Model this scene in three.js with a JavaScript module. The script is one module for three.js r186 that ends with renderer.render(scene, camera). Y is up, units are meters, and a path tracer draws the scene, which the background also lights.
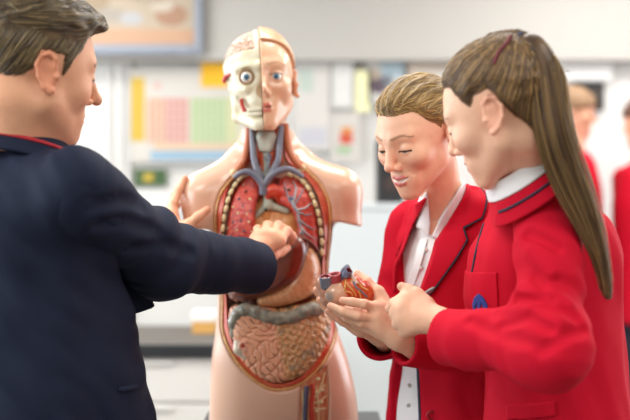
import * as THREE from 'three';
import { mergeGeometries } from 'three/addons/utils/BufferGeometryUtils.js';
import { RoundedBoxGeometry } from 'three/addons/geometries/RoundedBoxGeometry.js';
import { ImprovedNoise } from 'three/addons/math/ImprovedNoise.js';
import { RectAreaLightUniformsLib } from 'three/addons/lights/RectAreaLightUniformsLib.js';

// ---------------------------------------------------------------- camera, sky, lights, exposure
const scene = new THREE.Scene();
const EYE = 1.35, FPX = 1050;
const camera = new THREE.PerspectiveCamera(2 * Math.atan(210 / FPX) * 180 / Math.PI, 1.5, 0.1, 60);
camera.position.set(0, EYE, 0);
camera.lookAt(0, EYE, -1);
camera.focus = 2.0;
camera.userData.fStop = 1.95;
scene.add(camera);

const renderer = new THREE.WebGLRenderer({ antialias: true });
renderer.toneMapping = THREE.LinearToneMapping;
renderer.toneMappingExposure = 0.88;
renderer.shadowMap.enabled = true;
RectAreaLightUniformsLib.init();
scene.background = new THREE.Color(0.62, 0.78, 1.0);      // daylight sky outside the windows

const ROOM = { x0: -3.6, x1: 3.6, z0: -5.6, z1: 2.6, h: 2.85 };
const PANEL_POS = [[-1.5, -0.6], [1.5, -0.6], [-1.9, -2.9], [0, -2.6], [1.9, -2.9], [-1.5, -4.6], [1.5, -4.6], [0, 1.2]];
const PANEL = { w: 1.2, d: 0.6, nits: 14, color: new THREE.Color(1.0, 0.965, 0.915) };
const WINDOW = { y0: 0.95, y1: 2.5, z: { '1': [-5.3, -3.0], '-1': [-5.3, 0.2] }, nits: { '1': 5, '-1': 6.5 }, color: new THREE.Color(0.93, 0.97, 1.0) };
for (const [x, z] of PANEL_POS) {
  const l = new THREE.RectAreaLight(PANEL.color, PANEL.nits, PANEL.w, PANEL.d);
  l.position.set(x, ROOM.h - 0.05, z); l.rotation.x = -Math.PI / 2; scene.add(l);
}
for (const s of [1, -1]) { // daylight through the windows of the side walls
  const l = new THREE.RectAreaLight(WINDOW.color, WINDOW.nits[s], WINDOW.z[s][1] - WINDOW.z[s][0], WINDOW.y1 - WINDOW.y0);
  l.position.set(s * (ROOM.x1 - 0.06), (WINDOW.y0 + WINDOW.y1) / 2, (WINDOW.z[s][0] + WINDOW.z[s][1]) / 2); l.lookAt(0, (WINDOW.y0 + WINDOW.y1) / 2, (WINDOW.z[s][0] + WINDOW.z[s][1]) / 2); scene.add(l);
}

// ---------------------------------------------------------------- helpers
const V = (x, y, z) => new THREE.Vector3(x, y, z);
const P = (px, py, d) => V((px - 315) / FPX * d, EYE + (210 - py) / FPX * d, -d);   // a point seen at a pixel, at depth d
const lin = (h) => { const c = new THREE.Color(h); return [c.r, c.g, c.b]; };
const mix3 = (a, b, t) => [a[0] + (b[0] - a[0]) * t, a[1] + (b[1] - a[1]) * t, a[2] + (b[2] - a[2]) * t];
const clamp = (x, a = 0, b = 1) => Math.min(b, Math.max(a, x));
const sst = (a, b, x) => { const t = clamp((x - a) / (b - a)); return t * t * (3 - 2 * t); };
const noiseGen = new ImprovedNoise();
const N3 = (x, y, z) => noiseGen.noise(x + 31.7, y + 17.3, z + 11.9);
function rng(seed) { let a = seed >>> 0; return () => { a = (a + 0x6d2b79f5) | 0; let t = Math.imul(a ^ (a >>> 15), 1 | a); t = (t + Math.imul(t ^ (t >>> 7), 61 | t)) ^ t; return ((t ^ (t >>> 14)) >>> 0) / 4294967296; }; }

// signed distance fields
const smin = (a, b, k) => { const h = Math.max(k - Math.abs(a - b), 0) / k; return Math.min(a, b) - h * h * k * 0.25; };
const smax = (a, b, k) => -smin(-a, -b, k);
function cone(a, b, ra, rb = ra) {           // tapered capsule
  const ax = a.x, ay = a.y, az = a.z, dx = b.x - ax, dy = b.y - ay, dz = b.z - az, l2 = dx * dx + dy * dy + dz * dz || 1e-12, dr = rb - ra;
  return (x, y, z) => {
    const px = x - ax, py = y - ay, pz = z - az;
    let t = (px * dx + py * dy + pz * dz) / l2; t = t < 0 ? 0 : t > 1 ? 1 : t;
    const ex = px - dx * t, ey = py - dy * t, ez = pz - dz * t;
    return Math.sqrt(ex * ex + ey * ey + ez * ez) - ra - dr * t;
  };
}
const ball = (c, r) => (x, y, z) => Math.hypot(x - c.x, y - c.y, z - c.z) - r;
function ell(c, r, q) {                      // ellipsoid, q: rotation
  const m = q ? new THREE.Matrix3().setFromMatrix4(new THREE.Matrix4().makeRotationFromQuaternion(q.clone().invert())).elements : null;
  const rx = r.x, ry = r.y, rz = r.z;
  return (x, y, z) => {
    let a = x - c.x, b = y - c.y, d = z - c.z;
    if (m) { const A = m[0] * a + m[3] * b + m[6] * d, B = m[1] * a + m[4] * b + m[7] * d, D = m[2] * a + m[5] * b + m[8] * d; a = A; b = B; d = D; }
    const u = a / rx, v = b / ry, w = d / rz, k0 = Math.sqrt(u * u + v * v + w * w), k1 = Math.sqrt(u * u / (rx * rx) + v * v / (ry * ry) + w * w / (rz * rz));
    return k1 < 1e-9 ? -Math.min(rx, ry, rz) : k0 * (k0 - 1) / k1;
  };
}
const uni = (k, ...fs) => (x, y, z) => { let d = fs[0](x, y, z); for (let i = 1; i < fs.length; i++) d = smin(d, fs[i](x, y, z), k); return d; };
const euler = (x, y, z) => new THREE.Quaternion().setFromEuler(new THREE.Euler(x, y, z, 'YXZ'));
// polyline of tapered capsules
function chain(pts, rs, k = 0.004) {
  const cs = [];
  for (let i = 0; i < pts.length - 1; i++) cs.push(cone(pts[i], pts[i + 1], Array.isArray(rs) ? rs[i] : rs, Array.isArray(rs) ? rs[i + 1] : rs));
  return cs.length === 1 ? cs[0] : uni(k, ...cs);
}
// cross-sections stacked along the up axis of a frame {c, R, U, F}; sections [h, cx, cz, rx, rz]
function loft(fr, secs, p = 2) {
  const n = secs.length, { c, R, U, F } = fr;
  return (x, y, z) => {
    const a = x - c.x, b = y - c.y, d = z - c.z;
    const lx = a * R.x + b * R.y + d * R.z, ly = a * U.x + b * U.y + d * U.z, lz = a * F.x + b * F.y + d * F.z;
    let i = 0; while (i < n - 2 && ly > secs[i + 1][0]) i++;
    const s = secs[i], e = secs[i + 1]; let t = (ly - s[0]) / (e[0] - s[0]); t = t < 0 ? 0 : t > 1 ? 1 : t;
    // Catmull-Rom through neighbours
    const s0 = secs[Math.max(0, i - 1)], e1 = secs[Math.min(n - 1, i + 2)], t2 = t * t, t3 = t2 * t;
    const w0 = -0.5 * t + t2 - 0.5 * t3, w1 = 1 - 2.5 * t2 + 1.5 * t3, w2 = 0.5 * t + 2 * t2 - 1.5 * t3, w3 = -0.5 * t2 + 0.5 * t3;
    const cx = w0 * s0[1] + w1 * s[1] + w2 * e[1] + w3 * e1[1], cz = w0 * s0[2] + w1 * s[2] + w2 * e[2] + w3 * e1[2];
    const rx = Math.max(0.004, w0 * s0[3] + w1 * s[3] + w2 * e[3] + w3 * e1[3]), rz = Math.max(0.004, w0 * s0[4] + w1 * s[4] + w2 * e[4] + w3 * e1[4]);
    const u = Math.abs(lx - cx) / rx, v = Math.abs(lz - cz) / rz;
    let d2;
    if (p === 2) { const k0 = Math.sqrt(u * u + v * v), k1 = Math.sqrt(u * u / (rx * rx) + v * v / (rz * rz)); d2 = k1 < 1e-9 ? -Math.min(rx, rz) : k0 * (k0 - 1) / k1; }
    else { const up = Math.pow(u, p - 1), vp = Math.pow(v, p - 1), q = Math.pow(up * u + vp * v, 1 / p), g = Math.hypot(up / rx, vp / rz) / Math.pow(q || 1e-9, p - 1); d2 = q < 1e-4 ? -Math.min(rx, rz) : (q - 1) / g; d2 = Math.max(d2, -Math.min(rx, rz)); }
    const lo = secs[0][0] - ly, hi = ly - secs[n - 1][0];
    return smax(d2, Math.max(lo, hi), 0.012);
  };
}
// a smooth closed outline in the x-y plane -> fast signed distance (negative inside)
function smoothLoop(pts, per = 6, closed = true) {
  const c = new THREE.CatmullRomCurve3(pts.map(([x, y]) => V(x, y, 0)), closed, 'centripetal');
  return c.getPoints(pts.length * per).map((p) => [p.x, p.y]);
}
function outline(pts, { per = 6, smooth = true, res = 0.0016, margin = 0.03 } = {}) {
  const L = smooth ? smoothLoop(pts, per) : pts.concat([pts[0]]);
  let x0 = 1e9, x1 = -1e9, y0 = 1e9, y1 = -1e9;
  for (const [x, y] of L) { x0 = Math.min(x0, x); x1 = Math.max(x1, x); y0 = Math.min(y0, y); y1 = Math.max(y1, y); }
  x0 -= margin; y0 -= margin; x1 += margin; y1 += margin;
  const nx = Math.ceil((x1 - x0) / res) + 1, ny = Math.ceil((y1 - y0) / res) + 1, G = new Float32Array(nx * ny);
  const exact = (x, y) => {
    let d = 1e9, s = 1;
    for (let i = 0, j = L.length - 1; i < L.length; j = i++) {
      const ex = L[j][0] - L[i][0], ey = L[j][1] - L[i][1], wx = x - L[i][0], wy = y - L[i][1];
      const t = clamp((wx * ex + wy * ey) / (ex * ex + ey * ey || 1e-12)), bx = wx - ex * t, by = wy - ey * t;
      d = Math.min(d, bx * bx + by * by);
      const c1 = y >= L[i][1], c2 = y < L[j][1], c3 = ex * wy > ey * wx;
      if ((c1 && c2 && c3) || (!c1 && !c2 && !c3)) s = -s;
    }
    return s * Math.sqrt(d);
  };
  for (let j = 0; j < ny; j++) for (let i = 0; i < nx; i++) G[j * nx + i] = exact(x0 + i * res, y0 + j * res);
  const f = (x, y) => {
    const cx = clamp(x, x0, x1 - 1e-6), cy = clamp(y, y0, y1 - 1e-6), out = Math.hypot(x - cx, y - cy);
    const u = (cx - x0) / res, v = (cy - y0) / res, i = Math.min(nx - 2, u | 0), j = Math.min(ny - 2, v | 0), a = u - i, b = v - j, o = j * nx + i;
    return G[o] * (1 - a) * (1 - b) + G[o + 1] * a * (1 - b) + G[o + nx] * (1 - a) * b + G[o + nx + 1] * a * b + out;
  };
  f.box = [x0 + margin, y0 + margin, x1 - margin, y1 - margin];
  return f;
}
// surface of a field as one indexed mesh (surface nets, one correction step, gradient normals)
function sculpt(f, lo, hi, cell, { col, lip = 1.35, refine = 1, eps } = {}) {
  const nx = Math.ceil((hi.x - lo.x) / cell) + 2, ny = Math.ceil((hi.y - lo.y) / cell) + 2, nz = Math.ceil((hi.z - lo.z) / cell) + 2, B = 6;
  const G = new Float32Array(nx * ny * nz), sy = nx, sz = nx * ny, R = cell * (B + 1) * 0.5 * 1.733 * lip;
  for (let bz = 0; bz < nz; bz += B) for (let by = 0; by < ny; by += B) for (let bx = 0; bx < nx; bx += B) {
    const d = f(lo.x + (bx + (B - 1) / 2) * cell, lo.y + (by + (B - 1) / 2) * cell, lo.z + (bz + (B - 1) / 2) * cell), skip = Math.abs(d) > R;
    for (let k = bz; k < Math.min(nz, bz + B); k++) for (let j = by; j < Math.min(ny, by + B); j++) for (let i = bx; i < Math.min(nx, bx + B); i++)
      G[k * sz + j * sy + i] = (i === 0 || j === 0 || k === 0 || i === nx - 1 || j === ny - 1 || k === nz - 1) ? Math.abs(d) + cell : skip ? d : f(lo.x + i * cell, lo.y + j * cell, lo.z + k * cell);
  }
  const id = new Int32Array(nx * ny * nz).fill(-1), pos = [], idx = [], E = [[0, 1], [2, 3], [4, 5], [6, 7], [0, 2], [1, 3], [4, 6], [5, 7], [0, 4], [1, 5], [2, 6], [3, 7]];
  const off = [0, 1, sy, sy + 1, sz, sz + 1, sz + sy, sz + sy + 1];
  for (let k = 0; k < nz - 1; k++) for (let j = 0; j < ny - 1; j++) for (let i = 0; i < nx - 1; i++) {
    const o = k * sz + j * sy + i; let m = 0;
    for (let q = 0; q < 8; q++) if (G[o + off[q]] < 0) m |= 1 << q;
    if (m === 0 || m === 255) continue;
    let x = 0, y = 0, z = 0, n = 0;
    for (const [a, b] of E) {
      if (((m >> a) & 1) === ((m >> b) & 1)) continue;
      const ga = G[o + off[a]], gb = G[o + off[b]], t = ga / (ga - gb);
      x += (a & 1) + ((b & 1) - (a & 1)) * t; y += ((a >> 1) & 1) + (((b >> 1) & 1) - ((a >> 1) & 1)) * t; z += ((a >> 2) & 1) + (((b >> 2) & 1) - ((a >> 2) & 1)) * t; n++;
    }
    id[o] = pos.length / 3;
    pos.push(lo.x + (i + x / n) * cell, lo.y + (j + y / n) * cell, lo.z + (k + z / n) * cell);
  }
  const quad = (a, b, c, d, flip) => { if (a < 0 || b < 0 || c < 0 || d < 0) return; flip ? idx.push(a, c, b, a, d, c) : idx.push(a, b, c, a, c, d); };
  for (let k = 1; k < nz - 1; k++) for (let j = 1; j < ny - 1; j++) for (let i = 1; i < nx - 1; i++) {
    const o = k * sz + j * sy + i, s = G[o] < 0;
    if (s !== G[o + 1] < 0) quad(id[o - sy - sz], id[o - sz], id[o], id[o - sy], !s);
    if (s !== G[o + sy] < 0) quad(id[o - 1 - sz], id[o - sz], id[o], id[o - 1], s);
    if (s !== G[o + sz] < 0) quad(id[o - 1 - sy], id[o - sy], id[o], id[o - 1], !s);
  }
  const nv = pos.length / 3, nor = new Float32Array(nv * 3), p = new Float32Array(pos), C = col ? new Float32Array(nv * 3) : null, h = eps ?? cell * 0.45;
  for (let v = 0; v < nv; v++) {
    let x = p[v * 3], y = p[v * 3 + 1], z = p[v * 3 + 2], gx, gy, gz;
    for (let it = 0; it <= refine; it++) {
      const a = f(x + h, y - h, z - h), b = f(x - h, y - h, z + h), c = f(x - h, y + h, z - h), d = f(x + h, y + h, z + h);
      gx = a - b - c + d; gy = -a - b + c + d; gz = -a + b - c + d;
      const l = Math.hypot(gx, gy, gz) || 1; gx /= l; gy /= l; gz /= l;
      if (it < refine) { const e = clamp((a + b + c + d) / 4 / Math.max(0.4, l / (4 * h)), -cell * 0.6, cell * 0.6); x -= gx * e; y -= gy * e; z -= gz * e; }
    }
    p[v * 3] = x; p[v * 3 + 1] = y; p[v * 3 + 2] = z; nor[v * 3] = gx; nor[v * 3 + 1] = gy; nor[v * 3 + 2] = gz;
    if (C) { const c = col(x, y, z, gx, gy, gz); C[v * 3] = c[0]; C[v * 3 + 1] = c[1]; C[v * 3 + 2] = c[2]; }
  }
  const g = new THREE.BufferGeometry();
  g.setAttribute('position', new THREE.BufferAttribute(p, 3)); g.setAttribute('normal', new THREE.BufferAttribute(nor, 3));
  if (C) g.setAttribute('color', new THREE.BufferAttribute(C, 3));
  g.setIndex(idx);
  return g;
}
const boxOf = (pts, m) => { const b = new THREE.Box3().setFromPoints(pts); b.expandByScalar(m); return [b.min, b.max]; };
// first point of a field on the line of sight through a pixel
function hit(f, px, py, d0 = 1.2, d1 = 3) {
  const e = P(px, py, 1).sub(V(0, EYE, 0)), L = e.length();
  let t = d0;
  for (let i = 0; i < 300 && t < d1; i++) { const d = f(e.x * t, EYE + e.y * t, -t); if (d < 0.0004) return P(px, py, t); t += Math.max(0.0006, d * 0.6 / L); }
  return null;
}
const tint = (g, c) => { const n = g.attributes.position.count, a = new Float32Array(n * 3); for (let i = 0; i < n; i++) { a[i * 3] = c[0]; a[i * 3 + 1] = c[1]; a[i * 3 + 2] = c[2]; } g.setAttribute('color', new THREE.BufferAttribute(a, 3)); return g; };
// tapered tube through points
// outline points taken where a surface is met
const onSurface = (f, pts, d0 = 1.3, d1 = 2.6) => { const q = pts.map(([px, py]) => hit(f, px, py, d0, d1)), ok = q.filter(Boolean), m = ok.length ? ok.reduce((s, p) => s - p.z, 0) / ok.length : 2; return pts.map(([px, py], i) => { const p = q[i] ?? P(px, py, m); return [p.x, p.y]; }); };
function tube(pts, r, { rEnd = r, seg = 5, sides = 8, closed = false } = {}) {
  const c = new THREE.CatmullRomCurve3(pts, closed, 'centripetal'), n = Math.max(2, (pts.length - 1) * seg), g = new THREE.TubeGeometry(c, n, 1, sides, closed), p = g.attributes.position, nn = g.attributes.normal;
  for (let i = 0; i <= n; i++) { const ctr = c.getPointAt(i / n), R = typeof r === 'function' ? r(i / n) : r + (rEnd - r) * i / n; for (let j = 0; j <= sides; j++) { const v = i * (sides + 1) + j; p.setXYZ(v, ctr.x + nn.getX(v) * R, ctr.y + nn.getY(v) * R, ctr.z + nn.getZ(v) * R); } }
  g.deleteAttribute('uv');
  if (!closed) { // close both ends
    const idx = Array.from(g.index.array), np = p.count, P2 = Array.from(p.array), N2 = Array.from(nn.array);
    for (const [i, s] of [[0, -1], [n, 1]]) { const ctr = c.getPointAt(i / n), t = c.getTangentAt(i / n).multiplyScalar(s), b = P2.length / 3; P2.push(ctr.x, ctr.y, ctr.z); N2.push(t.x, t.y, t.z); for (let j = 0; j < sides; j++) { const a = i * (sides + 1) + j; s < 0 ? idx.push(b, a, a + 1) : idx.push(b, a + 1, a); } }
    g.setAttribute('position', new THREE.Float32BufferAttribute(P2, 3)); g.setAttribute('normal', new THREE.Float32BufferAttribute(N2, 3)); g.setIndex(idx);
  }
  return g;
}
function bare(g) { for (const k of Object.keys(g.attributes)) if (k !== 'position' && k !== 'normal' && k !== 'color') g.deleteAttribute(k); return g; }
const merge = (gs) => mergeGeometries(gs.map((g) => { g = bare(g); return g.index ? g.toNonIndexed() : g; }), false);

// materials
const mat = (o) => new THREE.MeshPhysicalMaterial(o);
const vcol = (o = {}) => mat({ vertexColors: true, color: 0xffffff, ...o });
// things and parts; geometry is given in room coordinates
const taken = {};
const numbered = (n) => { const k = taken[n] = (taken[n] ?? -1) + 1; return k ? `${n}_${String(k).padStart(3, '0')}` : n; };
function thing(name, label, category, base, group) {
  const o = new THREE.Group(); o.name = numbered(name); o.position.copy(base); o.userData = { label, category }; if (group) o.userData.group = group; o.base = base; scene.add(o); return o;
}
function part(parent, name, g, m, label) {
  const base = parent.userData.__b ?? parent.base; g.translate(-base.x, -base.y, -base.z);
  const o = new THREE.Mesh(g, m); o.name = name; o.castShadow = o.receiveShadow = true; o.base = base; if (label) o.userData.label = label; parent.add(o); return o;
}
function single(name, g, m, label, category, group) { const o = new THREE.Mesh(g, m); o.name = numbered(name); o.castShadow = o.receiveShadow = true; o.base = V(0, 0, 0); o.userData = { label, category }; if (group) o.userData.group = group; scene.add(o); return o; }
function structure(name, g, m) { const o = new THREE.Mesh(g, m); o.name = name; o.castShadow = o.receiveShadow = true; o.base = V(0, 0, 0); o.userData = { kind: 'structure' }; scene.add(o); return o; }
const box = (x0, x1, y0, y1, z0, z1, r = 0) => { const g = r ? new RoundedBoxGeometry(x1 - x0, y1 - y0, z1 - z0, 2, r) : new THREE.BoxGeometry(x1 - x0, y1 - y0, z1 - z0); return g.translate((x0 + x1) / 2, (y0 + y1) / 2, (z0 + z1) / 2); };
// ---------------------------------------------------------------- the room
const M = {
  wall: mat({ color: '#d0cfcc', roughness: 0.9 }), bulkhead: mat({ color: '#b3b0ab', roughness: 0.9 }), ceiling: mat({ color: '#eeece6', roughness: 0.95 }), floor: mat({ color: '#7d7973', roughness: 0.6 }),
  trim: mat({ color: '#c9c8c6', roughness: 0.6 }), white: mat({ color: '#d8d6d2', roughness: 0.5 }), dark: mat({ color: '#23262a', roughness: 0.45 }), benchTop: mat({ color: '#5c5752', roughness: 0.7 }),
  panel: mat({ color: '#ffffff', roughness: 0.6, emissive: PANEL.color, emissiveIntensity: 1.2 }), glass: mat({ color: '#ffffff', roughness: 0.02, transmission: 1, thickness: 0 }), metal: mat({ color: '#b9bcc0', roughness: 0.3, metalness: 0.8 }),
};
{
  const { x0, x1, z0, z1, h } = ROOM, T = 0.15;
  structure('floor', box(x0 - T, x1 + T, -T, 0, z0 - T, z1 + T), M.floor);
  structure('ceiling', box(x0 - T, x1 + T, h, h + T, z0 - T, z1 + T), M.ceiling);
  structure('wall_back', box(x0 - T, x1 + T, 0, h, z0 - T, z0), M.wall);
  structure('wall_front', box(x0 - T, x1 + T, 0, h, z1, z1 + T), mat({ color: '#a8a096', roughness: 0.9 }));
  const w = WINDOW;
  for (const [name, win, a, b, c, d, s] of [['wall_right', 'window_1', x1, x1 + T, x1 + 0.05, x1 + 0.1, 1], ['wall_left', 'window_2', x0 - T, x0, x0 - 0.1, x0 - 0.05, -1]]) {
    const [wz0, wz1] = w.z[s];
    structure(name, mergeGeometries([box(a, b, 0, w.y0, z0, z1), box(a, b, w.y1, h, z0, z1), box(a, b, w.y0, w.y1, z0, wz0), box(a, b, w.y0, w.y1, wz1, z1)]), M.wall);
    const wn = structure(win, mergeGeometries([box(c, d, w.y0, w.y0 + 0.05, wz0, wz1), box(c, d, w.y1 - 0.05, w.y1, wz0, wz1), ...[0, 1, 2, 3, 4].map((i) => { const z = wz0 + (wz1 - wz0 - 0.05) * i / 4; return box(c, d, w.y0, w.y1, z, z + 0.05); })]), M.trim);
    for (let i = 0; i < 4; i++) { const z = wz0 + (wz1 - wz0 - 0.05) * i / 4 + 0.05, z2 = wz0 + (wz1 - wz0 - 0.05) * (i + 1) / 4; part(wn, 'pane', box((c + d) / 2 - 0.003, (c + d) / 2 + 0.003, w.y0 + 0.05, w.y1 - 0.05, z, z2), M.glass); }
  }
  structure('trim_1', box(x0, x1, 2.13, h, z0, z0 + 0.12, 0.01), M.bulkhead);
  for (const [x, z] of PANEL_POS) {
    const t = thing('ceiling_light', 'flat white square-edged light panel in the ceiling', 'ceiling light', V(x, h - 0.04, z), 'ceiling light panels');
    part(t, 'frame', box(x - PANEL.w / 2 - 0.03, x + PANEL.w / 2 + 0.03, h - 0.03, h, z - PANEL.d / 2 - 0.03, z + PANEL.d / 2 + 0.03), M.trim);
    part(t, 'diffuser', box(x - PANEL.w / 2, x + PANEL.w / 2, h - 0.04, h - 0.03, z - PANEL.d / 2, z + PANEL.d / 2), M.panel);
  }
}
// ---------------------------------------------------------------- heads: x to the person's own left, y up, z out of the face; 0.225 m high at scale 1
function makeHead(o = {}) {
  const { smile = 0, open = 0, male = 0, lidDrop = 0.6, ears = 1, nose = 1, chinOut = 0, slim = 0 } = o;
  const cran = ell(V(0, 0.032, -0.014), V(0.072, 0.080, 0.092)), face = ell(V(0, -0.014, 0.030), V(0.058 + 0.002 * male - 0.003 * slim, 0.086, 0.057));
  const jaw = cone(V(0.046 + 0.004 * male - 0.005 * slim, -0.052, 0.002), V(0.013 + 0.003 * male - 0.004 * slim, -0.098, 0.064), 0.019 + 0.003 * male - 0.001 * slim, 0.016 - 0.002 * slim), chin = ball(V(0, -0.0975, 0.0705 + 0.003 * male + chinOut), 0.0155);
  const cheek = ell(V(0.037 + 0.002 * smile, -0.027 + 0.004 * smile, 0.052 + 0.003 * smile), V(0.025, 0.023, 0.024)), brow = cone(V(0.010, 0.021, 0.079 + 0.003 * male), V(0.042, 0.024, 0.063), 0.010, 0.009);
  const socket = ball(V(0.031, 0.000, 0.104), 0.0205), lid = ball(V(0.031, -0.001, 0.0705), 0.0145), eye = ball(V(0.031, -0.001, 0.0705), 0.0128);
  const bridge = cone(V(0, 0.018, 0.081), V(0, -0.026, 0.081 + 0.0225 * nose), 0.0068, 0.0085), tip = ball(V(0, -0.0310, 0.081 + 0.0262 * nose), 0.0084 + 0.0008 * male), ala = ell(V(0.0105, -0.0362, 0.092), V(0.0060, 0.0064, 0.0090)), nostril = ball(V(0.0060, -0.0435, 0.0985), 0.0034);
  const muzzle = ell(V(0, -0.066, 0.068), V(0.033, 0.026, 0.021));
  const cxm = 0.0222 + 0.0062 * smile, cym = -0.0665 + 0.0085 * smile, czm = 0.0768 - 0.0055 * smile;
  const up = open * 0.0022, dn = open * 0.0042;
  const upLip = chain([V(0, -0.0620 + up, 0.0895), V(0.012, -0.0617 + up + 0.0015 * smile, 0.0865), V(cxm, cym, czm)], [0.0040, 0.0038, 0.0014]);
  const loLip = chain([V(0, -0.0728 - dn, 0.0880), V(0.012, -0.0715 - dn * 0.8 + 0.0015 * smile, 0.0850), V(cxm, cym, czm)], [0.0047, 0.0043, 0.0014]);
  const slit = chain([V(0, -0.0668 - dn * 0.4, 0.0945), V(0.012, -0.0664 - dn * 0.3 + 0.0015 * smile, 0.0905), V(cxm + 0.001, cym, czm + 0.003)], [0.0012 + open * 0.0036, 0.0012 + open * 0.0030, 0.0010]);
  const smileFold = cone(V(0.019, -0.038, 0.092), V(0.037, -0.058, 0.076), 0.0025, 0.003);
  // ear
  const E0 = V(0.0735, -0.008, -0.014), eq = euler(0.0, 0.42, 0).multiply(euler(-0.22, 0, 0));
  const eP = (a, b, c) => V(c, b, a).applyQuaternion(eq).add(E0);   // a: forward, b: up, c: outward
  const lobe = ell(E0, V(0.0055, 0.027, 0.0155), eq), helix = chain([eP(0.010, 0.010, 0.002), eP(0.012, 0.022, 0.004), eP(0.003, 0.031, 0.006), eP(-0.010, 0.028, 0.007), eP(-0.017, 0.014, 0.007), eP(-0.015, -0.004, 0.006), eP(-0.006, -0.020, 0.004), eP(0.004, -0.027, 0.003)], [0.003, 0.003, 0.0034, 0.0036, 0.0036, 0.0034, 0.0042, 0.006], 0.003);
  const concha = ell(eP(0.001, -0.002, 0.009), V(0.006, 0.013, 0.008), eq), tragus = ball(eP(0.013, -0.005, 0.002), 0.0045), fossa = chain([eP(-0.004, 0.018, 0.0085), eP(-0.010, 0.008, 0.009)], 0.0028);
  const base = (x, y, z) => {              // without nose, eyes, ears: what hair lies on
    const ax = Math.abs(x);
    let d = smin(cran(ax, y, z), face(ax, y, z), 0.035);
    return smin(d, jaw(ax, y, z), 0.028);
  };
  const lidY = 0.0065 - 0.013 * lidDrop;   // edge of the upper lid
  const f = (x, y, z) => {
    const ax = Math.abs(x);
    let d = base(x, y, z);
    if (z > 0.02 && d < 0.06) {
      d = smin(d, chin(ax, y, z), 0.022); d = smin(d, cheek(ax, y, z), 0.02); d = smin(d, brow(ax, y, z), 0.016); d = smin(d, muzzle(ax, y, z), 0.018);
      d = smax(d, -socket(ax, y, z), 0.016);
      // lids: a ball over the eye with a slit
      const slitD = Math.max(Math.abs(y - (lidY - 0.006) / 2 + 0.001 + 0.12 * Math.abs(ax - 0.031)) - Math.max(0.0006, (lidY + 0.006) / 2), Math.abs(ax - 0.031) - 0.0125);
      let L = lid(ax, y, z); L = smax(L, -Math.max(slitD, -(z - 0.076)), 0.0015); L = Math.min(L, eye(ax, y, z));
      d = smin(d, L, 0.004);
      d = smin(d, bridge(ax, y, z), 0.014); d = smin(d, smin(tip(ax, y, z), ala(ax, y, z), 0.008), 0.008); d = smax(d, -nostril(ax, y, z), 0.003);
      d = smin(d, upLip(ax, y, z), 0.004); d = smin(d, loLip(ax, y, z), 0.004); d = smax(d, -slit(ax, y, z), 0.0018);
      if (smile) d = smax(d, -smileFold(ax, y, z) - 0.0028, 0.008);
    }
    if (ears && ax > 0.05 && d < 0.05) { let e = smax(lobe(ax, y, z), -concha(ax, y, z), 0.004); e = smin(e, helix(ax, y, z), 0.004); e = smax(e, -fossa(ax, y, z), 0.003); e = smin(e, tragus(ax, y, z), 0.004); d = smin(d, e, 0.006); }
    return d;
  };
  const info = { f, base, upLip, loLip, slit, eye, lidY, helix, lobe, cxm, cym };
  return info;
}
// colours of a living face
function faceColor(h, c) {
  const { skin, lip, brow, blush, iris = [0.03, 0.06, 0.06], lash = [0.02, 0.012, 0.008], browY = 0.0245, browT = 0.0032, teeth = null } = c;
  return (x, y, z) => {
    const ax = Math.abs(x); let k = skin;
    const n = N3(x * 60, y * 60, z * 60) * 0.06 + N3(x * 190, y * 190, z * 190) * 0.04;
    k = [k[0] * (1 + n * 0.6), k[1] * (1 + n), k[2] * (1 + n)];
    if (z > 0.02) {
      const b = Math.exp(-(((ax - 0.042) / 0.018) ** 2 + ((y + 0.032) / 0.014) ** 2)); k = mix3(k, blush, b * 0.4);
      k = mix3(k, blush, 0.5 * Math.exp(-(((ax) / 0.011) ** 2 + ((y + 0.034) / 0.010) ** 2)));
      const ld = Math.min(h.upLip(ax, y, z), h.loLip(ax, y, z)); k = mix3(k, lip, 1 - sst(0.0005, 0.0022, ld));
      const sl = h.slit(ax, y, z); if (sl < 0.0012 && z > 0.06) k = teeth && sl < 0.0010 && z > 0.0 ? mix3(k, teeth, 1 - sst(0.0006, 0.0012, sl)) : mix3(k, [0.12, 0.02, 0.015], 0.7 * (1 - sst(0.0002, 0.0012, sl)));
      const by = browY + 0.004 * sst(0.012, 0.034, ax) - 0.006 * sst(0.036, 0.052, ax), bt = browT * (1 - 0.55 * sst(0.03, 0.052, ax)) * sst(0.008, 0.014, ax);
      k = mix3(k, brow, 0.7 * (1 - sst(bt * 0.6, bt * 1.4 + 0.0006, Math.abs(y - by))) * (ax < 0.054 ? 1 : 0));
      const er = h.eye(ax, y, z);
      if (er < 0.0009 && Math.abs(ax - 0.031) < 0.0122) { const ex = ax - 0.031, ey = y + 0.001 + 0.003; const r = Math.hypot(ex, ey); k = r < 0.0025 ? [0.005, 0.005, 0.005] : r < 0.0058 ? iris : [0.62, 0.58, 0.55]; }
      const ly = h.lidY + 0.0008 - 0.12 * Math.abs(ax - 0.031); if (Math.abs(ax - 0.032) < 0.0145 && z > 0.06) k = mix3(k, lash, 0.95 * (1 - sst(0.0013, 0.0029, Math.abs(y - ly + 0.0006))));
    }
    if (ax > 0.066) { const e = h.helix(ax, y, z); k = mix3(k, blush, 0.55 * (1 - sst(0, 0.006, Math.min(e, h.lobe(ax, y, z))))); }
    return k;
  };
}
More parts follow.
